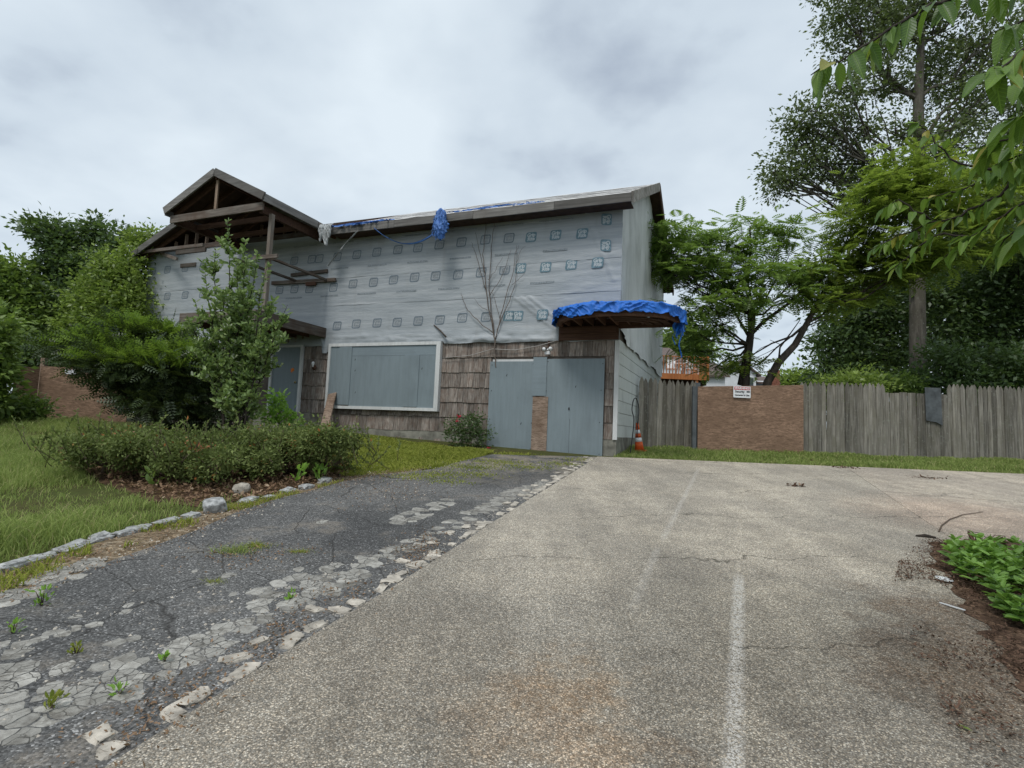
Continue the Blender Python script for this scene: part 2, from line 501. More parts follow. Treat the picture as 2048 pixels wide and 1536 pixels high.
def concrete_mat(name, a=(0.45, 0.405, 0.335), b=(0.285, 0.262, 0.225), marks=True):
    N = Nodes(name)
    p = N.pos()
    big = N.noise(p, 0.55, 6, 0.6)
    mid = N.noise(p, 3.4, 6, 0.65)
    base = N.mix(N.ramp(big, [(0.36, 0.0), (0.62, 1.0)]), b, a)
    base = N.mix(N.ramp(mid, [(0.40, 0.5), (0.56, 0.0)]), base, (0.27, 0.245, 0.21))
    cell = N.voro(p, 140.0, 'F1', 'Color')
    sp = N.n('ShaderNodeSeparateColor'); N.put(sp.inputs[0], cell)
    stone = N.ramp(sp.outputs[0], [(0.0, 0.48), (0.45, 0.88), (0.78, 1.2), (0.9, 1.75), (1.0, 2.2)])
    sub = N.math('MULTIPLY', N.ramp(sp.outputs[1], [(0.0, 0.92), (1.0, 1.05)]), 1.0)
    dist = N.voro(p, 140.0)
    gap = N.ramp(dist, [(0.36, 1.0), (0.62, 0.55)])
    col = N.mix(1.0, base, stone, 'MULTIPLY')
    col = N.mix(0.85, col, gap, 'MULTIPLY')
    tint = N.ramp(sp.outputs[2], [(0.0, (1.06, 0.98, 0.88)), (1.0, (0.95, 1.0, 1.04))])
    col = N.mix(0.8, col, tint, 'MULTIPLY')
    # tyre wear along the drive, then grazing-view brightness painted into the colour, paler up the drive
    mpw = N.n('ShaderNodeMapping'); N.put(mpw.inputs[0], p); mpw.inputs['Rotation'].default_value = (0, 0, .335); mpw.inputs['Scale'].default_value = (2.2, .16, 1)
    col = N.mix(.75, col, N.ramp(N.noise(mpw.outputs[0], 1.0, 5, .6), [(0.32, .78), (0.68, 1.18)]), 'MULTIPLY')
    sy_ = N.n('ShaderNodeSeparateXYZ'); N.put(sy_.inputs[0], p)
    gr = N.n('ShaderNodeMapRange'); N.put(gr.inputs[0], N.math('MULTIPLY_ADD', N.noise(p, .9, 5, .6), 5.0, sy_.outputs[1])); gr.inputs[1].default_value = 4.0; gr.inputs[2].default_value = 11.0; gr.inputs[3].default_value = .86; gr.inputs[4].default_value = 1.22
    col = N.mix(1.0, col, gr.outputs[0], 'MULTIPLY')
    # hairline cracks across the drive
    s = N.n('ShaderNodeSeparateXYZ'); N.put(s.inputs[0], p)
    nz = N.noise(p, 0.8, 6, 0.62)
    al = N.math('ADD', N.math('MULTIPLY', s.outputs[0], -0.10), N.math('MULTIPLY', s.outputs[1], 0.62))
    fr = N.math('FRACT', N.math('ADD', al, N.math('MULTIPLY', nz, 0.75)))
    cr = N.ramp(N.math('ABSOLUTE', N.math('SUBTRACT', fr, 0.5)), [(0.0, 1.0), (0.010, 0.0)])
    cr = N.math('MULTIPLY', cr, N.ramp(N.noise(p, 0.6, 3), [(0.42, 0.0), (0.52, 0.85)]))
    col = N.mix(cr, col, (0.05, 0.045, 0.035))
    if marks:
        wear = N.ramp(N.noise(p, 17, 5, 0.7), [(0.42, 0.0), (0.6, 0.75)])
        pat = N.ramp(sp.outputs[1], [(0.55, 0.0), (0.6, 1.0)])
        for u, v, w, st in ((gnd(1478, 1150), gnd(1462, 1700), 0.020, 0.95), (gnd(1398, 938), gnd(1322, 1090), 0.012, 0.4), (gnd(1318, 1095), gnd(1262, 1230), 0.012, 0.3)):
            m_ = N.math('MULTIPLY', N.math('MULTIPLY', seg_mask(N, u, v, w, 0.035), st), N.math('MULTIPLY_ADD', wear, 0.35, N.math('MULTIPLY', pat, 0.75)))
            col = N.mix(m_, col, (0.62, 0.60, 0.56))
        for q, r, c, f in ((gnd(1080, 1440), 0.36, (.95, .70, .50), 0.42), (gnd(1230, 1530), 0.25, (.95, .72, .54), 0.35), (gnd(1150, 1370), 0.25, (.95, .72, .5), 0.4),
                           (gnd(2020, 1380), 0.6, (.5, .38, .30), 0.9), (gnd(1900, 1240), 0.45, (.5, .38, .30), 0.8), (gnd(1960, 1040), 1.2, (1.0, .84, .78), 0.7),
                           (gnd(1560, 1250), 0.9, (.72, .72, .70), 0.7), (gnd(760, 1330), 0.8, (.7, .68, .66), 0.7), (gnd(1300, 1450), .6, (.75, .74, .72), .6), (gnd(1700, 1420), .8, (.74, .72, .70), .7)):
            m_ = N.math('MULTIPLY', N.ramp(spot_mask(N, q, r * 2, .6, 4.5), [(0.2, 0.0), (0.65, 1.0)]), f)
            m_ = N.math('MULTIPLY', m_, N.ramp(N.noise(p, 28, 5, .75), [(0.36, .35), (0.6, 1.0)]))
            col = N.mix(m_, col, c, 'MULTIPLY')
    nb = N.bump(N.math('MULTIPLY', dist, -1.0), 0.55, 0.004)
    nb = N.bump(mid, 0.25, 0.01, nb)
    return N.done(N.bsdf(col, 0.86, nb, 0, 0.25))

def asphalt_mat():
    N = Nodes('asphalt')
    p = N.pos()
    big = N.noise(p, 0.8, 5)
    col = N.mix(N.ramp(big, [(0.35, 0.0), (0.65, 1.0)]), (0.068, 0.068, 0.067), (0.138, 0.136, 0.131))
    cell = N.voro(p, 95.0, 'F1', 'Color')
    sp = N.n('ShaderNodeSeparateColor'); N.put(sp.inputs[0], cell)
    col = N.mix(1.0, col, N.ramp(sp.outputs[0], [(0.0, 0.45), (0.6, 0.95), (0.9, 1.5), (0.97, 2.4), (1.0, 3.6)]), 'MULTIPLY')
    # pale grit where the top coat is gone
    grit = N.noise(p, 1.6, 7, 0.72)
    col = N.mix(N.ramp(grit, [(0.54, 0.0), (0.64, 0.6)]), col, N.mix(1.0, (0.17, 0.15, 0.125), N.ramp(sp.outputs[1], [(0, 0.4), (1, 1.7)]), 'MULTIPLY'))
    # broken, mossy upper end by the garage
    s = N.n('ShaderNodeSeparateXYZ'); N.put(s.inputs[0], p)
    far = N.ramp(N.math('ADD', s.outputs[1], N.math('MULTIPLY', N.noise(p, 1.1, 4), 2.5)), [(9.6 / 20, 0.0), (11.4 / 20, 1.0)])
    fr = N.n('ShaderNodeMapRange'); N.put(fr.inputs[0], N.math('ADD', s.outputs[1], N.math('MULTIPLY', N.noise(p, 1.1, 4), 2.5))); fr.inputs[1].default_value = 9.8; fr.inputs[2].default_value = 12.2
    rub = N.math('MULTIPLY', fr.outputs[0], N.ramp(N.noise(p, 2.3, 6, 0.7), [(0.44, 0.0), (0.58, 0.85)]))
    col = N.mix(rub, col, N.mix(1.0, (0.23, 0.20, 0.155), N.ramp(sp.outputs[2], [(0, 0.5), (1, 1.5)]), 'MULTIPLY'))
    crk = N.voro(N.mix(0.12, p, N.noise(p, 3.0, 4, color=True), 'ADD'), 1.15, 'DISTANCE_TO_EDGE')
    col = N.mix(N.math('MULTIPLY', N.ramp(crk, [(0.0, 1.0), (0.012, 0.0)]), 0.75), col, (0.018, 0.016, 0.014))
    nb = N.bump(N.voro(p, 95.0), 0.7, -0.005)
    nb = N.bump(N.noise(p, 5, 6), 0.3, 0.02, nb)
    return N.done(N.bsdf(col, 0.85, nb, 0, 0.3))

def ground_mat():
    N = Nodes('lawn_soil')
    p = N.pos()
    a = N.noise(p, 0.7, 6, 0.6); b = N.noise(p, 9, 6, 0.7); c = N.noise(p, 60, 4, 0.7)
    col = N.ramp(b, [(0.3, (0.045, 0.032, 0.018)), (0.55, (0.075, 0.075, 0.025)), (0.75, (0.13, 0.12, 0.05))])
    col = N.mix(N.ramp(a, [(0.4, 0.0), (0.65, 0.7)]), col, (0.055, 0.075, 0.02))
    col = N.mix(0.6, col, N.ramp(c, [(0.3, 0.5), (0.7, 1.4)]), 'MULTIPLY')
    return N.done(N.bsdf(col, 0.95, N.bump(b, 0.6, 0.03), 0, 0.1))
def soil_mat(name, a, b, c):
    N = Nodes(name)
    p = N.pos()
    x = N.noise(p, 7, 7, 0.72); y = N.voro(p, 45, 'F1', 'Color')
    sp = N.n('ShaderNodeSeparateColor'); N.put(sp.inputs[0], y)
    col = N.ramp(x, [(0.32, a), (0.5, b), (0.68, c)])
    col = N.mix(0.8, col, N.ramp(sp.outputs[0], [(0, 0.45), (0.7, 1.1), (1, 1.9)]), 'MULTIPLY')
    return N.done(N.bsdf(col, 0.95, N.bump(N.noise(p, 30, 6), 0.8, 0.02), 0, 0.1))

M = {}
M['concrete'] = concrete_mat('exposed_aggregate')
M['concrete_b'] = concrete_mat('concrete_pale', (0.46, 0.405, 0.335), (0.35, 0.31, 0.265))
M['asphalt'] = asphalt_mat()
M['ground'] = ground_mat()
M['dirt'] = soil_mat('dirt', (0.09, 0.062, 0.038), (0.19, 0.145, 0.095), (0.30, 0.25, 0.185))
M['bed'] = soil_mat('bed_soil', (0.03, 0.02, 0.014), (0.075, 0.045, 0.028), (0.16, 0.10, 0.062))
M['mulch'] = soil_mat('mulch', (0.035, 0.022, 0.015), (0.10, 0.062, 0.042), (0.20, 0.135, 0.09))
def chip_mat():
    N = Nodes('old_sealcoat'); p = N.pos()
    g = N.noise(p, 16, 6, .7)
    col = N.ramp(g, [(0.3, (0.19, 0.18, 0.16)), (0.55, (0.33, 0.32, 0.29)), (0.75, (0.43, 0.415, 0.375))])
    tn = N.n('ShaderNodeVectorMath', operation='SCALE'); N.put(tn.inputs[0], col); N.put(tn.inputs['Scale'], N.math('MULTIPLY_ADD', N.rnd_obj(), .5, .72))
    col = N.mix(N.ramp(N.voro(p, 130.0), [(0.1, .55), (0.3, 0.0)]), tn.outputs[0], (0.10, 0.095, 0.085))
    wv = N.mix(.05, p, N.noise(p, 14.0, 4, color=True), 'ADD')
    ck = N.ramp(N.voro(wv, 13.0, 'DISTANCE_TO_EDGE'), [(0.0, 1.0), (0.045, 0.0)])
    ck = N.math('MULTIPLY', ck, N.ramp(N.noise(p, 4.0, 3), [(0.4, 0.0), (0.55, .9)]))
    col = N.mix(ck, col, (0.05, 0.046, 0.04))
    col = N.mix(N.ramp(N.noise(p, 7.0, 6, .7), [(0.52, 0.0), (0.66, .75)]), col, (0.10, 0.09, 0.075))
    return N.done(N.bsdf(col, .88, N.bump(N.math('SUBTRACT', g, ck), .7, .006), 0, .2))
M['chip'] = chip_mat()
M['stone'] = simple('pale_stone', (0.40, 0.365, 0.31), 0.9, 0.25, 9, 0.6)
M['granite'] = simple('granite', (0.32, 0.325, 0.32), 0.85, 0.28, 22, 0.6)

# ------------------------------------------------------------------ ground
def sheet(name, poly, lift, mat, cuts=0):
    mb = MB()
    mb.add([(x, y, float(G(x, y)) + lift) for x, y in poly], [tuple(range(len(poly)))])
    o = mb.build(name, mat)
    if o.data.polygons[0].normal.z < 0:
        o.data.flip_normals()
    tag(o, kind='structure')
    return o
xs = np.concatenate([np.linspace(-600, -60, 8), np.linspace(-50, -16, 9), np.linspace(-15, 15, 46), np.linspace(17, 50, 9), np.linspace(60, 600, 8)])
ys = np.concatenate([np.linspace(-300, -12, 6), np.linspace(-8, 20, 57), np.linspace(22, 60, 12), np.linspace(80, 900, 10)])
X, Y = np.meshgrid(xs, ys)
Z = G(X, Y) - 0.02
vv = np.stack([X, Y, Z], -1).reshape(-1, 3)
nx = len(xs)
ii = (np.arange(len(ys) - 1)[:, None] * nx + np.arange(nx - 1)[None]).ravel()
ground = link('ground', fast_mesh('ground', vv, np.stack([ii, ii + 1, ii + nx + 1, ii + nx], 1)), M['ground'], None, True)
tag(ground, 'grassy soil of the sloping plot around the house', 'ground', kind='structure')

def g2(px, py):
    p = gnd(px, py)
    return (float(p[0]), float(p[1]))
# asphalt strip in front of the garage
ASPH = [g2(1200, 914), g2(985, 909), g2(940, 918), g2(870, 938), g2(760, 950), g2(690, 962), g2(610, 985), g2(560, 996), g2(480, 1022), g2(390, 1062), g2(300, 1095), g2(200, 1130), g2(100, 1172), g2(0, 1215), (-3.9, 1.5), (-5.3, -5), (-4.07, -5)]
asph = sheet('asphalt_driveway', ASPH, 0.004, M['asphalt'])
# dirt strip between the kerb stones and the asphalt
sheet('dirt_verge', [g2(870, 932), g2(760, 940), g2(668, 955), g2(600, 975), g2(520, 993), g2(430, 1014), g2(330, 1040), g2(200, 1076), g2(100, 1105), g2(0, 1135), (-4.6, 1.8), (-6.2, -5), (-5.0, -5), (-3.5, 1.5), g2(0, 1235), g2(200, 1150), g2(390, 1080), g2(560, 1005), g2(690, 972), g2(760, 958)], -0.008, M['dirt'])
# planting bed
BED = [g2(690, 955), g2(600, 972), g2(500, 995), g2(400, 1012), g2(300, 1000), g2(190, 960), g2(120, 925), g2(110, 890), g2(250, 862), g2(450, 848), g2(600, 850), g2(680, 872), g2(712, 905)]
sheet('planting_bed', BED, -0.012, M['bed'])
# concrete drive: slabs with open joints, standing a little proud of the asphalt
CL0, CL1 = np.array(g2(1196, 915)), np.array(g2(220, 1536))
_cd = (CL1 - CL0) / np.linalg.norm(CL1 - CL0)
CLb = CL1 + _cd * 7.0
drive = empty('concrete_driveway', (0, 0, 0))
tag(drive, 'wide exposed-aggregate concrete drive sloping up to the fence', 'driveway', kind='structure')
J0, J1 = np.array(g2(1694, 938)), np.array(g2(1884, 1068))
_jd = (J1 - J0) / np.linalg.norm(J1 - J0); _jn = np.array([_jd[1], -_jd[0]])
if _jn[0] < 0: _jn = -_jn
K0, K1 = np.array(g2(1782, 986)), np.array(g2(2048, 1008))
_kd = (K1 - K0) / np.linalg.norm(K1 - K0)
def slab(poly, mat, lift=0.022):
    mb = MB()
    if sum((poly[i][0] * poly[(i + 1) % len(poly)][1] - poly[(i + 1) % len(poly)][0] * poly[i][1]) for i in range(len(poly))) < 0:
        poly = poly[::-1]
    mb.prism([tuple(map(float, q)) for q in poly], lambda x, y: float(G(x, y)) - 0.1, lambda x, y: float(G(x, y)) + lift)
    return mb.build('concrete_slab', mat, drive)
far_y = lambda x: 12.34 + 0.006 * x
JB = J1 + _jd * 1.2
# a wavy near-side edge along the asphalt
edge = []
for i in range(28):
    t = i / 27
    q = CL0 + (CLb - CL0) * t
    edge.append(q + np.array([1, 0]) * 0.02 * fbm(q[1] * 1.3, 0.3))
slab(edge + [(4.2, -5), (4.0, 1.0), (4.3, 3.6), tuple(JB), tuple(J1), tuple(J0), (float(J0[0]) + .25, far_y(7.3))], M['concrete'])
jo = _jn * 0.014
Ka = J0 + ((K0 - J0) @ _jd) * _jd + jo
Kb = K0 + _kd * 9
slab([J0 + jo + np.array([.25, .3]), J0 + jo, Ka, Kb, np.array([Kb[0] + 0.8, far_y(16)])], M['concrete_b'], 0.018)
kn = np.array([_kd[1], -_kd[0]]) * 0.014
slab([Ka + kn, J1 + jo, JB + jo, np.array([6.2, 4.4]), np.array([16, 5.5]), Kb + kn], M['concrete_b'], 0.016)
# mulch at the lower right, brown crumbs over the slab edge
MUL = [g2(1862, 1092), g2(1858, 1120), g2(1880, 1150), g2(1905, 1185), g2(1930, 1215), g2(1965, 1262), g2(1990, 1310), g2(2030, 1350), g2(2080, 1420), (3.9, 1.6), (6.5, 1.8), (7.2, 5.2), g2(2048, 1090), g2(1930, 1082)]
_mp = []
for i in range(len(MUL)):
    a_, b_ = np.array(MUL[i]), np.array(MUL[(i + 1) % len(MUL)])
    n_ = max(1, int(np.linalg.norm(b_ - a_) / .06)) if i < 8 or i > 11 else 1
    for k in range(n_):
        q = a_ + (b_ - a_) * k / n_
        if n_ > 1: q = q + np.array([.10 * fbm(q[0] * 4, q[1] * 4, 1.0, 5), .10 * fbm(q[0] * 4, q[1] * 4, 6.0, 5)])
        _mp.append((float(q[0]), float(q[1])))
mu = sheet('mulch_bed', _mp, 0.027, M['mulch'])

# stones ------------------------------------------------------------------
def rock_mesh(name, sx, sy, sz, seed, p=0.55, k=4, rough=0.12):
    vs_, fs_ = [], []; idx = {}
    def vert(a):
        key = tuple(round(q, 4) for q in a)
        if key not in idx:
            v = Vector(a).normalized()
            q = [math.copysign(abs(c) ** p, c) for c in v]
            n = 1 + rough * fbm(v.x * 1.3 + seed, v.y * 1.3, v.z * 1.3 + seed * .7, 3)
            idx[key] = len(vs_); vs_.append((q[0] * sx * n, q[1] * sy * n, q[2] * sz * n))
        return idx[key]
    for ax in range(3):
        for s in (-1, 1):
            for i in range(k):
                for j in range(k):
                    quad = []
                    for a, b in ((i, j), (i + 1, j), (i + 1, j + 1), (i, j + 1)):
                        c = [0, 0, 0]; c[ax] = s; c[(ax + 1) % 3] = 2 * a / k - 1; c[(ax + 2) % 3] = 2 * b / k - 1
                        quad.append(vert(c))
                    fs_.append(tuple(quad if s > 0 else quad[::-1]))
    me = bpy.data.meshes.new(name); me.from_pydata(vs_, [], fs_); me.update()
    return me
def place_on_ground(o, x, y, dz=0.0, rz=0.0):
    o.location = (x, y, float(G(x, y)) + dz)
    o.rotation_euler = (math.atan(SL) * math.cos(rz), math.atan(SL) * -math.sin(rz), rz)
kerb = empty('stone_kerb', tuple(gnd(330, 1045)))
tag(kerb, 'row of grey granite kerb stones between lawn and asphalt', 'kerb', kind='structure')
kpx = [(34, 1133, .17), (88, 1113, .17), (150, 1094, .20), (203, 1079, .11), (245, 1067, .13), (286, 1058, .12), (331, 1045, .16), (381, 1033, .13), (502, 1003, .17), (536, 996, .10), (575, 983, .14), (612, 974, .16), (652, 962, .18)]
for i, (a, b, s) in enumerate(kpx):
    q = gnd(a, b)
    a2, b2 = kpx[min(i + 1, len(kpx) - 1)][:2]; a1, b1 = kpx[max(i - 1, 0)][:2]
    d = gnd(a2, b2) - gnd(a1, b1)
    me = rock_mesh('kerb_stone', s * R.uniform(.66, .92), R.uniform(.05, .08), R.uniform(.04, .06), i * 3.1, 0.5, 5, 0.34); me.materials.append(M['granite'])
    o = link('kerb_stone', me, None, None)
    place_on_ground(o, q[0] + R.uniform(-.03, .03), q[1] + R.uniform(-.03, .03), -.012, math.atan2(d[1], d[0]) + R.uniform(-.25, .25))
    o.parent = kerb; o.location = Vector(o.location) - kerb.location
for nm, (a, b), s, lab in (('loose_stone', (428, 1022), (.12, .09, .085), 'tilted pale granite block dislodged from the kerb row beside the leaf litter'),
                           ('loose_stone', (482, 985), (.10, .08, .075), 'rounded tan boulder in the leaf litter behind the kerb row')):
    q = gnd(a, b)
    me = rock_mesh(nm, *s, a * .1, 0.5 if a < 450 else 0.8, 4, 0.2); me.materials.append(M['granite' if a < 450 else 'stone'])
    o = link(nm, me, None); place_on_ground(o, q[0], q[1], 0.05, 0.5)
    if a < 450: o.rotation_euler = (0.35, -0.25, 0.6)
    tag(o, lab, 'stone')
# broken stones along the concrete edge
edging = empty('broken_edging', tuple(gnd(700, 1180)))
tag(edging, 'line of broken pale edging stones between asphalt and concrete', 'edging', kind='structure')
for i in range(62):
    t = (i + R.uniform(-.3, .3)) / 62
    q = CL0 + (CL1 - CL0) * t
    L = R.uniform(.04, .085)
    nrm = np.array([_cd[1], -_cd[0]]); nrm = nrm if nrm[0] < 0 else -nrm
    if R.random() < 0.18: continue
    for k in range(2 if R.random() < .35 else 1):
        me = rock_mesh('edging_stone', L, R.uniform(.035, .07), 0.017, i * 1.7 + k, 0.55, 4, 0.5); me.materials.append(M['stone'])
        o = link('edging_stone', me, None)
        p_ = q + nrm * (0.07 + 0.15 * k + R.uniform(-.02, .04)) + _cd * R.uniform(-.06, .06)
        place_on_ground(o, p_[0], p_[1], 0.003, math.atan2(_cd[1], _cd[0]) + R.uniform(-.35, .35))
        o.parent = edging; o.location = Vector(o.location) - edging.location

# flakes of the old pale seal coat left on the asphalt
def voronoi_cells(seeds, rmax):
    seeds = np.asarray(seeds); out = []
    for i, s in enumerate(seeds):
        poly = [(s[0] + rmax * math.cos(a), s[1] + rmax * math.sin(a)) for a in np.linspace(0, 2 * math.pi, 9)[:-1] + 0.3]
        d = np.hypot(*(seeds - s).T)
        for j in np.where((d < 2 * rmax) & (d > 1e-6))[0]:
            m_ = (s + seeds[j]) / 2; n_ = seeds[j] - s
            new = []
            for a in range(len(poly)):
                P, Q = np.array(poly[a]), np.array(poly[(a + 1) % len(poly)])
                sp, sq = (P - m_) @ n_, (Q - m_) @ n_
                if sp <= 0: new.append(tuple(P))
                if sp * sq < 0: new.append(tuple(P + (Q - P) * sp / (sp - sq)))
            poly = new
            if len(poly) < 3: break
        out.append(poly)
    return out
PATCH = [
    ([(0, 1400), (120, 1370), (240, 1320), (330, 1290), (420, 1265), (560, 1215), (660, 1180), (720, 1140), (735, 1150), (650, 1195), (560, 1238), (500, 1252), (440, 1300), (330, 1345), (325, 1375), (250, 1395), (180, 1400), (160, 1420), (60, 1480), (0, 1500)], 0.115),
    ([(500, 1190), (560, 1165), (640, 1143), (746, 1108), (830, 1078), (850, 1085), (760, 1125), (672, 1165), (590, 1210), (520, 1225)], 0.115),
    ([(850, 1072), (905, 1042), (920, 1050), (870, 1080)], 0.13),
    ([(925, 1030), (985, 1005), (1015, 985), (1090, 962), (1095, 970), (1020, 1000), (985, 1022), (940, 1040)], 0.15),
    ([(0, 1345), (35, 1335), (45, 1362), (0, 1380)], 0.13),
    ([(785, 1040), (830, 1022), (895, 1000), (900, 1010), (840, 1035), (795, 1048)], 0.16),
    ([(0, 1195), (90, 1150), (190, 1120), (200, 1132), (110, 1170), (0, 1212)], 0.14),
]
chips = []
for pol, sp_ in PATCH:
    wp = np.array([g2(*q) for q in pol])
    lo, hi = wp.min(0), wp.max(0)
    seeds = []
    for _ in range(4000):
        q = np.array([R.uniform(lo[0], hi[0]), R.uniform(lo[1], hi[1])])
        if inside(wp, np.array([q[0]]), np.array([q[1]]))[0] and all((q - s) @ (q - s) > (sp_ * R.uniform(.30, .95)) ** 2 for s in seeds): seeds.append(q)
    chips += [(c, s) for c, s in zip(voronoi_cells(seeds, sp_ * .72), seeds) if len(c) > 2]
loose = [(0, 1292), (42, 1290), (80, 1280), (103, 1267), (127, 1271), (156, 1258), (188, 1250), (218, 1238), (246, 1225), (256, 1212), (325, 1176), (270, 1280), (235, 1287), (45, 1302), (130, 1335), (110, 1345), (460, 1152), (640, 1045), (655, 1043), (460, 1190), (520, 1180), (600, 1140), (395, 1145), (150, 1235), (205, 1225), (360, 1165), (420, 1170), (30, 1310), (310, 1290), (345, 1288)]
for a, b in loose:
    s = np.array(g2(a + R.uniform(-6, 6), b)); r = R.uniform(.035, .075)
    chips.append(([(s[0] + r * R.uniform(.6, 1.15) * math.cos(k * math.pi / 3.5), s[1] + r * R.uniform(.7, 1.2) * math.sin(k * math.pi / 3.5)) for k in range(7)], s))
chips = chips[-len(loose):] + sorted(chips[:-len(loose)], key=lambda c: c[1][1])
print('chips', len(chips))
def warp(q):
    return (q[0] + .03 * mnoise.noise(Vector((q[0] * 13, q[1] * 13, 3.0))), q[1] + .03 * mnoise.noise(Vector((q[0] * 13, q[1] * 13, 9.0))))
def rough_poly(c):
    out = []
    for i in range(len(c)):
        a_, b_ = c[i], c[(i + 1) % len(c)]
        out.append(warp(a_))
        if math.hypot(a_[0] - b_[0], a_[1] - b_[1]) > .03: out += [warp((a_[0] + (b_[0] - a_[0]) * t, a_[1] + (b_[1] - a_[1]) * t)) for t in (.33, .67)]
    return out
rest = MB()
for k, (c, s) in enumerate(chips):
    if k >= len(loose) and R.random() < .07: continue
    c = rough_poly(c)
    mb = MB() if k < 298 else rest; sh = R.uniform(.93, .99) if k >= len(loose) else .95
    h = R.uniform(.003, .008)
    top = [(s[0] + (x - s[0]) * sh * .93, s[1] + (y - s[1]) * sh * .93) for x, y in c]; bot = [(s[0] + (x - s[0]) * sh, s[1] + (y - s[1]) * sh) for x, y in c]
    n = len(c)
    mb.add([(x, y, float(G(x, y)) - .004) for x, y in bot] + [(x, y, float(G(x, y)) + h) for x, y in top], [tuple(range(n, 2 * n))] + [(i, (i + 1) % n, n + (i + 1) % n, n + i) for i in range(n)])
    if k < 298: mb.build('asphalt_chip', M['chip'], asph)
if rest.v: rest.build('asphalt_chips', M['chip'], asph)['kind'] = 'stuff'
# grit: small crumbs along the strip
cr = []
for pol, w_ in (([(0, 1440), (300, 1300), (620, 1180), (850, 1075)], .22), ([(300, 1500), (600, 1290), (860, 1110), (1100, 965)], .16), ([(0, 1290), (240, 1230), (520, 1170)], .3), ([(700, 960), (900, 935), (1150, 925)], .8), ([(760, 975), (800, 1000)], .5), ([(20, 1190), (300, 1090), (560, 1000)], .22)):
    for (a, b), (c, d) in zip(pol[:-1], pol[1:]):
        P, Q = np.array(g2(a, b)), np.array(g2(c, d))
        n = int(np.linalg.norm(Q - P) * 85 * (w_ / .2) ** .5)
        t = NR.random(n)[:, None]
        cr.append(P + (Q - P) * t + NR.normal(size=(n, 2)) * w_ * .5)
cr = np.concatenate(cr)
tet = np.array([[1, 0, 0], [-.5, .85, 0], [-.5, -.85, 0], [0, 0, .8]])
ang = NR.random(len(cr)) * 6.28; sz = (0.004 + 0.011 * NR.random(len(cr)) ** 2.2)
rx = np.stack([np.cos(ang), -np.sin(ang)], 1); ry = np.stack([np.sin(ang), np.cos(ang)], 1)
V = np.zeros((len(cr), 4, 3)); V[:, :, 0] = cr[:, None, 0] + sz[:, None] * (rx @ tet[:, :2].T); V[:, :, 1] = cr[:, None, 1] + sz[:, None] * (ry @ tet[:, :2].T)
V[:, :, 2] = G(V[:, :, 0], V[:, :, 1]) + 0.003 + sz[:, None] * tet[None, :, 2]
Fq = (np.array([[0, 1, 3], [1, 2, 3], [2, 0, 3]])[None] + (np.arange(len(cr)) * 4)[:, None, None]).reshape(-1, 3)
tag(link('gravel', fast_mesh('gravel', V.reshape(-1, 3), Fq), M['stone']), 'loose pale grit scattered over the broken asphalt', 'gravel', kind='stuff')

# ------------------------------------------------------------------ house materials
def wrap_mat():
    N = Nodes('house_wrap')
    p = N.pos(rot=(0, 0, TH))          # house axes
    st = N.pos(scale=(1, 1, 1))
    mp = N.n('ShaderNodeMapping'); N.put(mp.inputs[0], p); mp.inputs['Scale'].default_value = (0.55, 0.55, 9.0)
    streak = N.noise(mp.outputs[0], 1.0, 6, 0.6)
    big = N.noise(p, 0.5, 4)
    fine = N.noise(p, 26, 4, 0.7)
    col = N.ramp(streak, [(0.3, (0.262, 0.29, 0.31)), (0.52, (0.348, 0.375, 0.392)), (0.72, (0.44, 0.46, 0.472))])
    col = N.mix(N.ramp(big, [(0.35, 0.28), (0.6, 0.0)]), col, (0.24, 0.265, 0.28))
    # water stains under the eave and dirt runs
    mp2 = N.n('ShaderNodeMapping'); N.put(mp2.inputs[0], p); mp2.inputs['Scale'].default_value = (3.0, 3.0, 0.35)
    run = N.noise(mp2.outputs[0], 1.0, 5, 0.6)
    col = N.mix(N.ramp(run, [(0.56, 0.0), (0.72, 0.3)]), col, (0.25, 0.25, 0.235))
    mp3 = N.n('ShaderNodeMapping'); N.put(mp3.inputs[0], p); mp3.inputs['Scale'].default_value = (1.2, 1.2, 5.5)
    w = N.noise(mp3.outputs[0], 2.4, 6, 0.6, 0.8)
    nb = N.bump(w, 0.35, 0.03)
    nb = N.bump(fine, 0.15, 0.004, nb)
    return N.done(N.bsdf(col, 0.5, nb, 0, 0.4))
def side_wrap_mat():
    N = Nodes('side_wrap')
    p = N.pos(rot=(0, 0, TH))
    mp = N.n('ShaderNodeMapping'); N.put(mp.inputs[0], p); mp.inputs['Scale'].default_value = (1, 0.7, 0.3)
    st = N.noise(mp.outputs[0], 1.6, 6, 0.6, 0.5)
    col = N.ramp(st, [(0.34, (0.42, 0.44, 0.435)), (0.52, (0.60, 0.62, 0.615)), (0.7, (0.70, 0.72, 0.715))])
    mp2 = N.n('ShaderNodeMapping'); N.put(mp2.inputs[0], p); mp2.inputs['Scale'].default_value = (1, 5, 1.5); mp2.inputs['Rotation'].default_value = (0.7, 0, 0)
    w = N.noise(mp2.outputs[0], 2.0, 6, 0.6, 0.6)
    return N.done(N.bsdf(col, 0.5, N.bump(w, 0.45, 0.04), 0, 0.4))
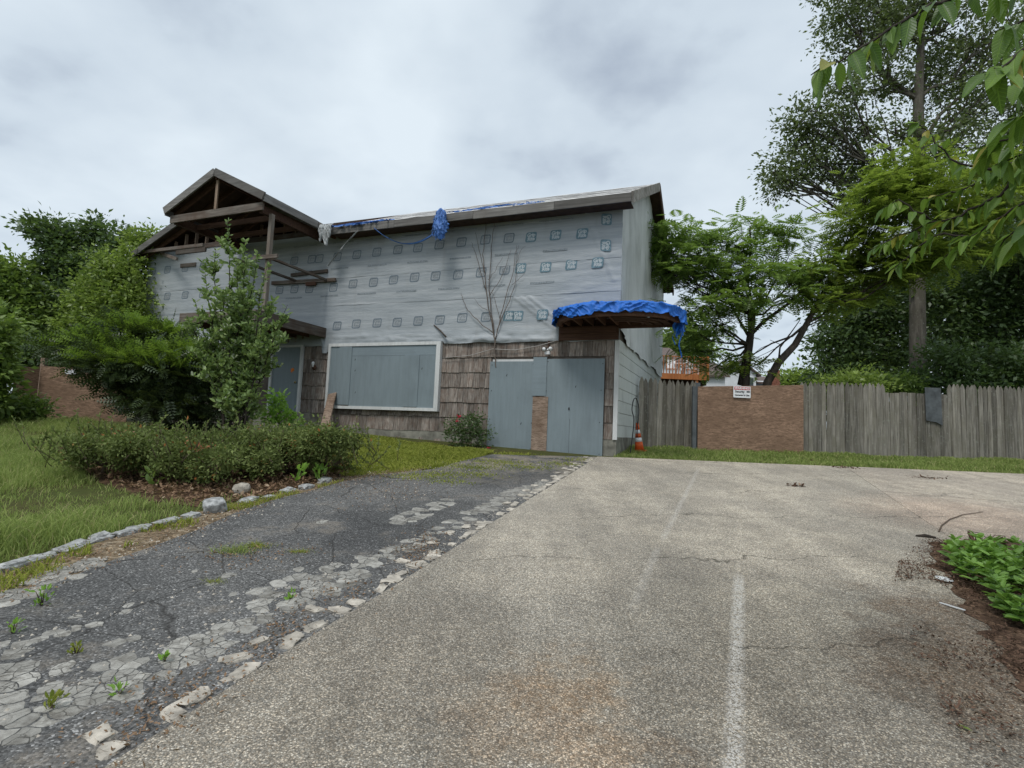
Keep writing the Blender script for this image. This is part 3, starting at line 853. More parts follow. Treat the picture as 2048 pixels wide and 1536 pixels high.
def panel_paint(name, c, runs=0.35, scale=1.0, grain='z'):
    N = Nodes(name)
    p = N.pos(rot=(0, 0, TH))
    mp = N.n('ShaderNodeMapping'); N.put(mp.inputs[0], p)
    mp.inputs['Scale'].default_value = (9, 9, 0.8) if grain == 'z' else (0.8, 9, 14)
    g = N.noise(mp.outputs[0], 1.6, 6, 0.65)
    b = N.noise(p, 1.3, 5, 0.6)
    col = N.ramp(g, [(0.3, tuple(x * .88 for x in c)), (0.55, c), (0.75, tuple(min(1, x * 1.07) for x in c))])
    col = N.mix(N.ramp(b, [(0.50, 0.0), (0.7, runs)]), col, tuple(x * .55 for x in c))
    sc2 = N.noise(p, 33 * scale, 3, 0.6)
    col = N.mix(N.ramp(sc2, [(0.68, 0.0), (0.74, 0.7)]), col, tuple(x * .45 for x in c))
    return N.done(N.bsdf(col, 0.6, N.bump(g, 0.22, 0.006), 0, 0.35))
def osb_mat(name, c, dark, house=True):
    N = Nodes(name)
    p = N.pos(rot=(0, 0, TH if house else 0))
    mp = N.n('ShaderNodeMapping'); N.put(mp.inputs[0], p); mp.inputs['Scale'].default_value = (4.5, 4.5, 24.0)
    g = N.noise(mp.outputs[0], 1.6, 7, 0.72, 0.9)
    mp2 = N.n('ShaderNodeMapping'); N.put(mp2.inputs[0], p); mp2.inputs['Scale'].default_value = (1.6, 1.6, 2.0)
    b = N.noise(mp2.outputs[0], 1.0, 4)
    col = N.ramp(g, [(0.36, dark), (0.5, c), (0.64, tuple(min(1, x * 1.6) for x in c))])
    col = N.mix(N.ramp(b, [(0.4, 0.5), (0.62, 0.0)]), col, (0.15, 0.095, 0.062))
    return N.done(N.bsdf(col, 0.85, N.bump(g, 0.5, 0.008), 0, 0.2))

M['wrap'] = wrap_mat(); M['side_wrap'] = side_wrap_mat()
M['shingle'] = wood('cedar_shingle', (0.042, 0.034, 0.029), (0.38, 0.335, 0.295), 'z', (0.14, 0.10, 0.078), 0.9, 9, 0.0)
M['old_wood'] = wood('weathered_lumber', (0.055, 0.045, 0.038), (0.20, 0.175, 0.15), 'x', (0.085, 0.055, 0.04), 0.88, 30)
M['old_wood_y'] = wood('weathered_lumber_y', (0.055, 0.045, 0.038), (0.20, 0.175, 0.15), 'y', (0.085, 0.055, 0.04), 0.88, 30)
M['old_wood_z'] = wood('weathered_lumber_z', (0.11, 0.095, 0.08), (0.38, 0.335, 0.29), 'z', (0.2, 0.155, 0.12), 0.88, 30)
M['fascia'] = wood('grey_fascia', (0.085, 0.082, 0.077), (0.26, 0.25, 0.235), 'x', (0.135, 0.125, 0.115), 0.85, 22)
M['fascia_y'] = wood('grey_fascia_y', (0.085, 0.082, 0.077), (0.26, 0.25, 0.235), 'y', (0.135, 0.125, 0.115), 0.85, 22)
M['rake'] = wood('peeling_rake_board', (0.18, 0.17, 0.155), (0.55, 0.52, 0.47), 'y', (0.2, 0.17, 0.145), 0.85, 14)
M['brown_wood'] = wood('bare_brown_lumber', (0.045, 0.024, 0.016), (0.14, 0.078, 0.052), 'x', (0.065, 0.035, 0.025), 0.85, 26)
M['stud'] = wood('stud_lumber', (0.14, 0.095, 0.066), (0.33, 0.255, 0.19), 'z', (0.2, 0.14, 0.10), 0.85, 26)
M['deck_under'] = simple('roof_sheathing', (0.055, 0.034, 0.024), 0.9, 0.2, 5, 0.3)
M['wall'] = simple('old_wall', (0.12, 0.10, 0.085), 0.9, 0.15, 4)
M['found'] = simple('foundation_block', (0.20, 0.195, 0.165), 0.9, 0.2, 5, 0.4)
M['white'] = panel_paint('white_trim', (0.60, 0.61, 0.60), 0.35)
M['siding'] = panel_paint('white_siding', (0.58, 0.61, 0.585), 0.35)
M['grey_ply'] = panel_paint('grey_painted_plywood', (0.20, 0.245, 0.265), 0.28)
M['grey_board'] = panel_paint('grey_painted_board', (0.205, 0.252, 0.275), 0.28, 1.0, 'x')
M['osb'] = osb_mat('raw_plywood', (0.26, 0.195, 0.15), (0.11, 0.075, 0.055))
M['osb_brown'] = osb_mat('brown_osb', (0.25, 0.162, 0.11), (0.10, 0.06, 0.04), False)
M['roofing'] = simple('roof_underlay', (0.64, 0.63, 0.61), 0.6, 0.12, 3, 0.3)
M['ink'] = simple('blue_grey_ink', (0.13, 0.21, 0.25), 0.6, 0.15, 30)
M['ink_faint'] = simple('faint_ink', (0.15, 0.185, 0.215), 0.6, 0.12, 30)
M['ink_light'] = simple('pale_ink', (0.42, 0.46, 0.475), 0.6, 0.08, 30)
M['black'] = simple('black_plastic', (0.02, 0.02, 0.022), 0.4, 0.1, 10)
M['plastic_white'] = simple('white_plastic', (0.72, 0.73, 0.74), 0.4, 0.06, 8)
def tarp_mat(name, c):
    N = Nodes(name)
    p = N.pos()
    g = N.noise(p, 5, 6, 0.65)
    w = N.n('ShaderNodeTexBrick')
    N.put(w.inputs[0], N.pos((220, 220, 220), obj=True))
    col = N.ramp(g, [(0.3, tuple(x * .7 for x in c)), (0.6, c), (0.78, tuple(min(1, x * 1.35 + .03) for x in c))])
    return N.done(N.bsdf(col, 0.5, N.bump(N.noise(p, 16, 7, 0.65, 1.5), 0.6, 0.02), 0, 0.4))
M['tarp'] = tarp_mat('blue_tarp', (0.018, 0.155, 0.60))
M['tarp_worn'] = tarp_mat('worn_blue_tarp', (0.075, 0.195, 0.52))
M['plastic'] = tarp_mat('clear_sheeting', (0.42, 0.44, 0.44))

# ------------------------------------------------------------------ house
house = empty('derelict_house', tuple(HC), -TH)
tag(house, 'two-storey derelict house wrapped in grey building paper with boarded openings', 'house')
LEN, DEP, EAVE = 15.95, 7.9, 5.9
def hb(name, mat, *boxes):
    mb = MB()
    for b in boxes: mb.box(*b)
    return mb.build(name, mat, house)
RZ, RY = 8.0, 3.9                                # ridge
mb = MB()
mb.box(-LEN, -0.03, 0.03, DEP, -0.5, EAVE - 0.02)
mb.build('wall', M['wall'], house)
# gable end wall on the right
mb = MB()
mb.add([(-0.03, 0.03, EAVE - .03), (-0.03, DEP - .03, EAVE - .03), (-0.03, RY, RZ - 0.14), (-0.2, 0.03, EAVE - .03), (-0.2, DEP - .03, EAVE - .03), (-0.2, RY, RZ - 0.14)],
       [(0, 1, 2), (5, 4, 3), (0, 3, 4, 1), (1, 4, 5, 2), (2, 5, 3, 0)])
mb.build('gable_wall', M['wall'], house)
hb('foundation', M['found'], (-LEN, -0.005, 0.004, DEP - .004, -0.7, 0.42))

# shingles ---------------------------------------------------------------
def wedge():
    mb = MB()
    mb.add([(0, -0.030, 0), (1, -0.030, 0), (1, 0, 0), (0, 0, 0), (0, -0.006, 1), (1, -0.006, 1), (1, 0, 1), (0, 0, 1)],
           [(0, 3, 2, 1), (4, 5, 6, 7), (0, 1, 5, 4), (1, 2, 6, 5), (2, 3, 7, 6), (3, 0, 4, 7)])
    me = mb.mesh('shingle'); me.materials.append(M['shingle'])
    return me
SH = wedge()
def shingles(u0, u1, z, h, top=None):
    """one course from u0 to u1 (metres left of the corner), butt at z"""
    u = u0
    while u < u1 - 0.02:
        w = min(R.choice((.12, .15, .19, .22, .26, .3)) * R.uniform(.9, 1.1), u1 - u)
        if u1 - u - w < .06: w = u1 - u
        o = link('shingle', SH, None, house)
        dz = R.uniform(-.012, .008)
        o.location = (-(u + w) + .003, 0.026, z + dz)
        o.scale = (w - .007, R.uniform(.8, 1.25), (h if top is None else top) - dz)
        o.rotation_euler = (0, R.uniform(-.008, .008), 0)
        u += w
P_ = 0.38
for i in range(7):
    z = 2.27 - i * P_
    if z + P_ > 2.3:
        shingles(0.1, 4.58, z, P_ + .06, 0.42); shingles(8.12, 9.05, z, P_, .4)
    elif z > 0.88 - P_:
        shingles(0.1, 0.30, z, P_ + .03); shingles(3.17, 4.56, z, P_ + .03); shingles(8.12, 9.06, z, P_ + .03)
        if z < .8:
            shingles(4.58, 8.12, z, max(.1, .90 - z))
    else:
        if i < 6: shingles(0.1, 0.30, z, P_ + .03)
        if z > .2: shingles(3.17, 9.06, z, P_ + .02); shingles(10.25, 10.9, z, P_)
shingles(3.3, 9.06, 0.02, .36)
hb('corner_board', M['white'], (-0.085, 0.012, -0.032, 0.028, 0.36, 2.62))
# side siding ------------------------------------------------------------
SD = MB(); SD.box(0, 0.018, 0, 1, 0, 1)
SDm = SD.mesh('siding_panel'); SDm.materials.append(M['siding'])
for i in range(8):
    z = 0.42 + i * 0.283; v = 0.03; k = 0
    while v < DEP - .05:
        w = min((0.62 if i % 2 else 1.2) if k == 0 else 1.22, DEP - v)
        o = link('siding_panel', SDm, None, house)
        o.location = (-0.03 + .002, v, z); o.scale = (1, w - .006, 0.274)
        o.rotation_euler = (0, -0.02, 0)
        v += w; k += 1
# doors and boarded openings --------------------------------------------
g = hb('garage_boarding', M['grey_ply'], (-3.16, -1.95, -0.075, -0.055, -0.06, 2.15))
hb('garage_boarding', M['grey_ply'], (-1.72, -0.30, -0.078, -0.058, -0.04, 2.2))
hb('garage_board_strip', M['grey_board'], (-2.02, -1.68, -0.10, -0.08, 1.32, 2.245))
hb('garage_board_strip', M['osb'], (-2.0, -1.62, -0.098, -0.082, 0.03, 1.30))['label'] = 'bare plywood strip closing the gap between the garage boards'
hb('garage_header', M['white'], (-3.1, -0.33, -0.048, 0.02, 2.10, 2.205))
hb('garage_recess', M['black'], (-3.1, -0.33, -0.03, 0.022, -0.1, 2.09))
hb('hasp', M['black'], (-1.12, -1.09, -0.09, -0.075, 1.0, 1.06))
hb('garage_board_seam', M['black'], (-1.085, -1.08, -0.0795, -0.0775, 0.0, 0.8))
for x0, x1, zz in ((-3.13, -1.98, (0.05, 0.7, 1.4, 2.08)), (-1.69, -0.33, (0.05, 0.75, 1.45, 2.12))):
    for z in zz:
        for x in (x0 + .03, x1 - .03):
            mb = MB(); mb.lathe([(.011, 0), (.009, .004), (.001, .005)], 8); o = mb.build('screw', M['black'], house); o.location = (x + R.uniform(-.02, .02), -.0785, z + R.uniform(-.04, .04)); o.rotation_euler = (math.pi / 2, 0, 0)
for x, z in ((-2.72, 1.78), (-0.98, 1.52), (-2.3, .62), (-7.2, 1.9), (-7.15, 1.3), (-5.1, 1.95), (-7.22, 2.2)):
    mb = MB(); mb.add([(x, -.0875 if x < -4 else -.0795, z), (x + .02, -.0875 if x < -4 else -.0795, z + .01), (x + .035, -.0875 if x < -4 else -.0795, z + .06), (x + .012, -.0875 if x < -4 else -.0795, z + .045)], [(0, 1, 2, 3)]); mb.build('gouge', M['black'], house)
# window box: white frame round grey boards
wf = hb('window_frame', M['white'], (-8.12, -4.56, -0.11, 0.02, 0.88, 0.96), (-8.12, -4.56, -0.11, 0.02, 2.60, 2.685), (-8.12, -8.04, -0.112, 0.02, 0.96, 2.60), (-4.68, -4.56, -0.112, 0.02, 0.96, 2.60))
hb('window_board', M['grey_ply'], (-8.04, -7.70, -0.085, -0.07, 0.96, 2.60))
hb('window_board', M['grey_ply'], (-7.34, -5.58, -0.085, -0.07, 0.96, 2.33))
hb('window_board', M['grey_ply'], (-5.20, -4.68, -0.085, -0.07, 0.96, 2.33))
hb('window_board', M['grey_board'], (-7.34, -4.68, -0.083, -0.068, 2.335, 2.60))
hb('window_batten', M['grey_ply'], (-7.74, -7.32, -0.103, -0.086, 0.985, 2.60))
hb('window_batten', M['grey_ply'], (-5.62, -5.17, -0.103, -0.086, 0.975, 2.335))
# front door
dr = hb('front_door', M['grey_ply'], (-10.18, -9.16, -0.02, 0.022, 0.76, 2.62))
hb('door_frame', M['white'], (-9.16, -9.08, -0.06, 0.022, 0.74, 2.68), (-10.26, -10.18, -0.06, 0.022, 0.74, 2.68), (-10.18, -9.16, -0.06, 0.022, 2.62, 2.68))
mb = MB(); mb.lathe([(.012, 0), (.03, .01), (.034, .03), (.02, .05), (.001, .055)], 12)
k = mb.build('door_knob', simple('brass', (0.45, 0.36, 0.2), 0.3, .1, 8, metallic=1.0), dr, True); k.location = (-9.28, -0.02, 1.6); k.rotation_euler = (math.pi / 2, 0, 0)
mb = MB()
for i in range(14):
    a = R.uniform(0, 6.28); r = R.uniform(0, .05)
    c = (-9.42 + r * math.cos(a), 2.02 - .05 + 1.1 * r * math.sin(a)); s = R.uniform(.012, .04)
    mb.add([(c[0] + s * math.cos(q), -0.0225 - i * .0002, c[1] + s * 1.2 * math.sin(q)) for q in np.linspace(0, 6.28, 9)[:-1]], [tuple(range(8))])
mb.build('spray_mark', simple('orange_spray', (0.75, 0.2, 0.03), 0.7, .2, 20), dr)['label'] = 'orange spray paint mark on the grey door'
hb('stoop', M['found'], (-10.9, -8.4, -1.2, 0.0, -0.6, 0.72))
# exposed lath above the door
for i in range(5):
    hb('lath', M['old_wood_z'], (-10.2 + i * .26, -10.14 + i * .26, -0.03, 0.024, 2.70, 2.95))

# building paper on the front: three lapped courses -----------------------
def wrap_sheet(z0, z1, lay, seed, bottom=False):
    nu, nz = 330, 26
    u = np.linspace(-0.02, LEN + 0.01, nu); t = np.linspace(0, 1, nz)
    V = np.zeros((nz, nu, 3))
    for j in range(nu):
        uu = u[j]
        zb = z0 + 0.012 * fbm(uu * 1.2, seed)
        if bottom:
            zb = 2.63 + 0.03 * fbm(uu * 1.6, 4.0) + (0.06 if 4.5 < uu < 8.2 else 0) - (0.2 if 8.12 < uu < 8.4 else 0)
        for i in range(nz):
            z = zb + (z1 + (0.02 * fbm(uu * .9, seed + 9)) - zb) * t[i]
            d = 0.010 + lay + 0.006 * fbm(uu * 0.9, z * 2.2, seed)
            # slack folds pulling towards anchored corners
            d += 0.010 * max(0, fbm(uu * 2.0 + z * 1.2, z * 7.0, seed + 3)) * (1.3 if uu < 3.2 else .55)
            if bottom:
                b = max(0.0, 1 - (z - zb) / 0.34)
                d += b * (0.03 + 0.11 * abs(fbm(uu * 0.7, z * 11, 2.0)) + 0.05 * fbm(uu * 2.5, z * 4, 7.0)) * (1 - .6 * max(0, (b - .75) / .25)) * (.25 if uu < 1.55 else 1)
                q = (uu - 1.4) + 1.35 * (z - 3.0) * -1
                for c, w_ in ((0.0, .06), (0.16, .04), (-0.2, .05)):
                    if 1.3 < uu < 2.9: d += 0.035 * math.exp(-((uu - 1.4 - (z - 2.95) * 1.3 - c) / w_) ** 2) * (1 if 2.85 < z < 3.75 else 0)
            if uu < 0.9 and z > 4.0:
                d += 0.02 * math.exp(-((uu - 0.1 - (z - 3.9) * .42) / .035) ** 2)
            V[i, j] = (-uu, -d, z)
    ii = (np.arange(nz - 1)[:, None] * nu + np.arange(nu - 1)[None]).ravel()
    me = fast_mesh('wrap_course', V.reshape(-1, 3), np.stack([ii, ii + nu, ii + nu + 1, ii + 1], 1))
    return link('wrap_course', me, M['wrap'], house, True)
W1 = wrap_sheet(2.63, 3.84, 0.002, 1.0, True)
W2 = wrap_sheet(3.78, 4.64, 0.008, 5.0)
W3 = wrap_sheet(4.57, 5.93, 0.014, 8.0)
# paper on the right gable end
nv, nz = 90, 60
V = np.zeros((nz, nv, 3))
for j in range(nv):
    v = -0.01 + (DEP + .02) * j / (nv - 1)
    top = min(EAVE + (RZ - .2 - EAVE) * (v / RY), EAVE + (RZ - .2 - EAVE) * ((DEP - v) / (DEP - RY)))
    zb = 2.62 + 0.12 * fbm(v * .8, 2.2) + (0.35 * max(0, 1 - v / .9))
    for i in range(nz):
        z = zb + (top - zb) * i / (nz - 1)
        d = 0.016 + 0.014 * fbm(v * .7, z * .8, 3) + 0.03 * max(0, fbm(v * 2.2 + z * 1.9, z * 1.2 - v, 6)) + 0.05 * max(0, 1 - (z - zb) / .25) * abs(fbm(v * 2.5, z * 8, 1))
        V[i, j] = (max(d, .006), v, z)
ii = (np.arange(nz - 1)[:, None] * nv + np.arange(nv - 1)[None]).ravel()
W4 = link('wrap_course', fast_mesh('wrap_course', V.reshape(-1, 3), np.stack([ii, ii + 1, ii + nv + 1, ii + nv], 1)), M['side_wrap'], house, True)
W4['label'] = 'loose whitish paper sheet sagging on the right gable end'

# printed marks on the paper ---------------------------------------------
def text_mesh(name, body, size, align='CENTER', bold=0.0, shear=0.0, spacing=1.0, line=0.8):
    cu = bpy.data.curves.new(name, 'FONT')
    cu.body = body; cu.size = size; cu.align_x = align; cu.align_y = 'CENTER'; cu.offset = bold; cu.shear = shear
    cu.space_line = line; cu.space_character = spacing; cu.resolution_u = 2
    o = bpy.data.objects.new(name, cu); COL.objects.link(o)
    dg = bpy.context.evaluated_depsgraph_get()
    me = bpy.data.meshes.new_from_object(o.evaluated_get(dg))
    bpy.data.objects.remove(o); bpy.data.curves.remove(cu)
    return me
def rrect(w, h, r, n=5):
    out = []
    for cx, cy, a0 in ((w / 2 - r, h / 2 - r, 0), (-w / 2 + r, h / 2 - r, 90), (-w / 2 + r, -h / 2 + r, 180), (w / 2 - r, -h / 2 + r, 270)):
        for k in range(n):
            a = math.radians(a0 + 90 * k / (n - 1)); out.append((cx + r * math.cos(a), cy + r * math.sin(a)))
    return out
def logo_mesh(filled):
    o_, i_ = rrect(.28, .25, .05), rrect(.222, .192, .03)
    n = len(o_); mb = MB()
    sk = lambda p: (p[0] + .12 * p[1], p[1], 0)
    if filled: mb.add([sk(p) for p in o_], [tuple(range(n))])
    else: mb.add([sk(p) for p in o_] + [sk(p) for p in i_], [(i, (i + 1) % n, n + (i + 1) % n, n + i) for i in range(n)])
    tm = text_mesh('logo', 'Grip\nRite', 0.125 if filled else 0.115, bold=0.005 if filled else -0.001, shear=0.12, spacing=.93, line=.78)
    mb.cur = 1
    zz = 0.0015
    mb.add([(v.co.x, v.co.y, zz) for v in tm.vertices], [tuple(p.vertices) for p in tm.polygons])
    me = mb.mesh('printed_logo')
    if filled: me.materials.append(M['ink']); me.materials.append(M['ink_light'])
    else: me.materials.append(M['ink_faint']); me.materials.append(simple('faint_letters', (0.20, 0.228, 0.25), .6, .1, 30))
    return me
LG, LGf = logo_mesh(True), logo_mesh(False)
def stick(me, u, z, par, name='printed_logo', rot=0.0, sc=1.0, d=0.0):
    o = link(name, me, None, par)
    o.location = (-u, d, z); o.rotation_euler = (math.pi / 2, rot, 0); o.scale = (sc, sc, sc)
    return o
def depth(W, u, z):
    """front-most depth of the paper near a mark"""
    co = np.empty(len(W.data.vertices) * 3, np.float32); W.data.vertices.foreach_get('co', co); co = co.reshape(-1, 3)
    m_ = (abs(co[:, 0] + u) < .18) & (abs(co[:, 2] - z) < .17)
    return float(co[m_, 1].min()) - .002 if m_.any() else -0.04
rows = [(W3, [(715, 510), (755, 505), (797, 500), (837, 496), (880, 490), (924, 485), (972, 480), (1019, 477), (1063, 475), (1112, 471), (1165, 468)], 8),
        (W2, [(620, 578), (668, 575), (707, 568), (748, 565), (788, 560), (830, 555), (872, 552), (917, 550), (963, 545), (1010, 540), (1042, 537), (1092, 535), (1143, 530), (1196, 526)], 10),
        (W1, [(675, 652), (713, 648), (755, 646), (795, 645), (837, 642), (880, 640), (925, 636), (973, 634), (1018, 632), (1036, 632), (1086, 630)], 8)]
for W, pts, nf in rows:
    for i, (a, b) in enumerate(pts):
        q = fac(a, b); stick(LG if i >= nf else LGf, -q[0], q[2], W, d=depth(W, -q[0], q[2]))
for a, b in ((590, 522), (625, 519), (640, 518), (676, 514)):
    q = fac(a, b); stick(LGf, -q[0], 5.2, W3, d=depth(W3, -q[0], 5.2))
for u in (15.9, 15.21, 14.39, 13.6, 12.9):
    stick(LGf, u - .2, 5.3, W3, d=depth(W3, u - .2, 5.3)); stick(LGf, u - .3, 4.4, W2, d=depth(W2, u - .3, 4.4))
for a, b in ((590, 580), (560, 582)):
    q = fac(a, b); stick(LGf, -q[0], 4.35, W2, d=depth(W2, -q[0], 4.35))
for z in (5.5, 4.87): stick(LG, 0.36, z, W3, rot=math.pi / 2, d=depth(W3, .36, z))
LN = text_mesh('line', 'www.grip-rite.com   housewrap', 0.085, spacing=1.0); LN.materials.append(M['ink_faint'])
BR = MB(); BR.add([(-.31, -.024, 0), (.31, -.024, 0), (.31, .024, 0), (-.31, .024, 0)], [(0, 1, 2, 3)]); BRm = BR.mesh('printed_bar'); BRm.materials.append(simple('worn_print', (0.235, 0.262, 0.28), .6, .2, 40))
for W, zz in ((W3, 4.86), (W2, 4.08), (W3, 5.62)):
    for k in range(9):
        u = 1.6 + k * 1.28 + (0.3 if zz < 4.5 else 0)
        if zz > 5.5: stick(LN, u, zz, W, 'printed_line', sc=.8, d=depth(W, u, zz))
        else: stick(BRm, u, zz, W, 'printed_bar', d=depth(W, u, zz))

# roof ---------------------------------------------------------------------
TS = (RZ - 5.86) / (RY + .5)
def slope_slab(name, mat, pts, th, par=house):
    """quad slab: pts 4 corners (top), extruded down by th"""
    mb = MB(); n = len(pts)
    top = [Vector(p) for p in pts]; bot = [p - Vector((0, 0, th)) for p in top]
    mb.add(top + bot, [tuple(range(n)), tuple(range(2 * n - 1, n - 1, -1))] + [(i, n + i, n + (i + 1) % n, (i + 1) % n) for i in range(n)])
    return mb.build(name, mat, par)
rf = slope_slab('roof', M['deck_under'], [(-8.3, -.5, 5.86), (.3, -.5, 5.86), (.3, RY, RZ), (-8.3, RY, RZ)], .09)
slope_slab('roof', M['deck_under'], [(-LEN - .25, RY, RZ), (.3, RY, RZ), (.3, DEP + .4, 5.86), (-LEN - .25, DEP + .4, 5.86)], .09)
for i in range(6):                                # lapped underlay courses
    a, b = i / 6, (i + 1.04) / 6
    y0, y1 = -.5 + (RY + .5) * a - .015, min(-.5 + (RY + .5) * b, RY)
    mb = MB(); n = 60; vs_ = []
    for k in range(n):
        x = -8.1 + 8.42 * k / (n - 1)
        for y in (y0, y1):
            vs_.append((x, y + .01 * fbm(x * 2, y), 5.86 + TS * (y + .5) + .012 + (.014 if y == y0 else 0) + .008 * fbm(x * 1.7, y * 3, 4)))
    mb.add(vs_, [(2 * k, 2 * k + 2, 2 * k + 3, 2 * k + 1) for k in range(n - 1)])
    mb.build('roofing_course', M['roofing'], rf)
segs = [-8.0, -5.9, -3.6, -1.5, .3]
for a, b in zip(segs[:-1], segs[1:]):
    mb = MB(); mb.box(a + .004, b - .004, -.54, -.5, 5.665 + R.uniform(-.008, .008), 5.868); mb.build('fascia_board', M['fascia'], house)
hb('soffit', M['deck_under'], (-8.0, .26, -.5, 0.0, 5.70, 5.72))
for sgn, y0, y1 in ((1, -.54, RY), (-1, DEP + .4, RY)):
    mb = MB(); mb.bar((.325, y0, 5.86 - .1), (.325, y1, RZ - .1), .045, .24); mb.build('rake_board', M['rake'] if sgn > 0 else M['brown_wood'], house)
# open cross gable on the left end
CX, CW, CZ = -12.0, 4.05, 7.66
for s in (-1, 1):
    slope_slab('gable_roof', M['deck_under'], [(CX + s * CW, -.5, 5.82), (CX + s * CW, 4.6, 5.82), (CX, 4.6, CZ), (CX, -.5, CZ)][::s], .08)
    mb = MB(); mb.bar((CX + s * (CW + .02), -.52, 5.74), (CX, -.52, CZ - .08), .045, .2, (0, 0, 1)); mb.build('gable_rake', M['fascia'], house)
    for k in range(7):
        y = -.2 + k * .6
        mb = MB(); mb.bar((CX + s * (CW - .1), y, 5.82 - .1), (CX, y, CZ - .16), .045, .15); mb.build('rafter', M['brown_wood'], house)
hb('gable_plate', M['old_wood'], (-LEN, -8.3, -.05, .05, 5.90, 6.05))
for i in range(15):
    x = -LEN + .75 + i * .46
    top = 5.75 + (CZ - 5.85) * (1 - abs(x - CX) / CW) - .1
    if top > 6.12: hb('stud', M['stud'], (x - .022, x + .022, -.045, .045, 6.05, top))
hb('gable_soffit_board', M['old_wood'], (-LEN - .15, -13.0, -.42, -.36, 5.80, 5.90))
mb = MB(); mb.bar((-15.3, -.1, 5.86), (-13.9, -.55, 5.42), .05, .1); mb.build('loose_board', M['old_wood'], house)
hb('loose_board', M['old_wood'], (-14.4, -13.7, -.05, -.03, 5.32, 5.45))

# projecting upper porch -------------------------------------------------
PX, PW, PE, PP, PF = -10.15, 1.74, 6.08, 6.94, -2.5
ps = (PP - PE) / PW
for s in (-1, 1):
    slope_slab('porch_roof', M['deck_under'], [(PX + s * PW, PF, PE), (PX + s * PW, .6, PE), (PX, .6, PP), (PX, PF, PP)][::s], .05)
    mb = MB(); mb.bar((PX + s * (PW + .02), PF - .022, PE - .085), (PX, PF - .022, PP - .085), .045, .2); mb.build('porch_rake', M['fascia'], house)
    mb = MB(); mb.box(PX + s * PW - .022, PX + s * PW + .022, PF, -.56 if s > 0 else .2, PE - .2, PE - .002); mb.build('porch_fascia', M['fascia_y'], house)
    for k in range(6):
        y = PF + .25 + k * .48
        mb = MB(); mb.bar((PX + s * (PW - .04), y, PE - .12), (PX, y, PP - .12), .045, .14); mb.build('rafter', M['brown_wood'], house)
    mb = MB(); mb.box(PX + s * (PW - .22) - .05, PX + s * (PW - .22) + .05, PF + .15, 0, PE - .42, PE - .22); mb.build('porch_beam', M['brown_wood'], house)
hb('porch_ridge_board', M['brown_wood'], (PX - .02, PX + .02, PF + .03, .5, PP - .26, PP - .07))
mb = MB(); mb.bar((PX - PW + .1, PF + .1, 5.78), (PX + PW - .1, PF + .1, 5.80), .05, .2); mb.build('tie_beam', M['old_wood'], house)['label'] = 'thick weathered tie beam across the porch gable'
hb('king_post', M['stud'], (PX - .04, PX + .04, PF + .08, PF + .12, 5.9, PP - .2))
for yy in (-1.7, -.9):
    mb = MB(); mb.bar((PX - PW + .2, yy, 5.8), (PX + PW - .2, yy, 5.8), .045, .14); mb.build('tie_beam', M['brown_wood'], house)
hb('porch_post', M['old_wood_z'], (-8.53, -8.43, -2.18, -2.08, 3.16, 5.68))
# rails left of the old balcony
hb('balcony_rail', M['old_wood_y'], (-8.42, -8.33, -2.12, 0.0, 4.50, 4.55))
hb('balcony_rail', M['old_wood_y'], (-9.55, -9.45, -2.25, 0.0, 4.55, 4.60))
hb('balcony_rail', M['old_wood'], (-8.9, -8.1, -2.24, -2.19, 4.50, 4.60))
hb('balcony_rail', M['old_wood'], (-11.7, -10.6, -2.24, -2.19, 4.86, 4.97))
mb = MB(); mb.bar((-9.7, -.07, 4.76), (-8.38, -.07, 4.80), .05, .09); mb.build('ledger_board', M['old_wood'], house)
mb = MB(); mb.bar((-10.4, -.08, 4.56), (-8.06, -.08, 4.52), .06, .10); mb.build('ledger_board', M['old_wood'], house)
hb('ledger_board', M['brown_wood'], (-9.1, -8.75, -.12, -.06, 4.40, 4.5))
# lower porch roof
lp = MB(); lp.box(-10.9, -8.37, -2.48, 0.0, 3.06, 3.13); lp.build('lower_porch_deck', M['deck_under'], house)
hb('lower_porch_fascia', M['old_wood'], (-10.94, -8.35, -2.53, -2.48, 2.88, 3.145))
hb('lower_porch_fascia', M['old_wood_y'], (-8.37, -8.32, -2.48, 0.0, 2.87, 3.15))
hb('lower_porch_fascia', M['old_wood_y'], (-10.94, -10.9, -2.48, 0.0, 2.87, 3.15))
for k in range(6):
    hb('joist', M['brown_wood'], (-10.8 + k * .46, -10.76 + k * .46, -2.46, 0.0, 2.90, 3.058))
hb('lower_porch_post', M['old_wood_z'], (-8.53, -8.39, -2.46, -2.32, -.5, 2.88))
hb('lower_porch_post', M['old_wood_z'], (-10.86, -10.72, -2.46, -2.32, -.5, 2.88))

# curved canopy over the garage, wrapping past the corner --------------------
def canopy_outline(k=1.0, n=40):
    out = []
    for i in range(n):
        a = math.pi * i / (n - 1)                          # left end to right tip, bulging towards the viewer
        u = 1.38 * math.cos(a) * k + 0.02; v = -1.2 * (math.sin(a) ** .75) * k
        out.append((-u, v))
    return out
ol = canopy_outline(); il = canopy_outline(.93)
ca = MB()
n = len(ol)
ca.add([(x, y, 2.95) for x, y in ol] + [(x, y, 3.14) for x, y in ol] + [(x, y, 2.95) for x, y in il] + [(x, y, 3.14) for x, y in il],
       sum([[(i, i + 1, n + i + 1, n + i), (2 * n + i + 1, 2 * n + i, 3 * n + i, 3 * n + i + 1), (i + 1, i, 2 * n + i, 2 * n + i + 1), (n + i, n + i + 1, 3 * n + i + 1, 3 * n + i)] for i in range(n - 1)], []))
canopy = ca.build('canopy_rim', M['brown_wood'], house)
ca = MB(); ca.add([(x, y, 3.142) for x, y in ol] + [(x, y, 3.165) for x, y in ol], [tuple(range(n - 1, -1, -1)), tuple(range(n, 2 * n))] + [(i, i + 1, n + i + 1, n + i) for i in range(n - 1)])
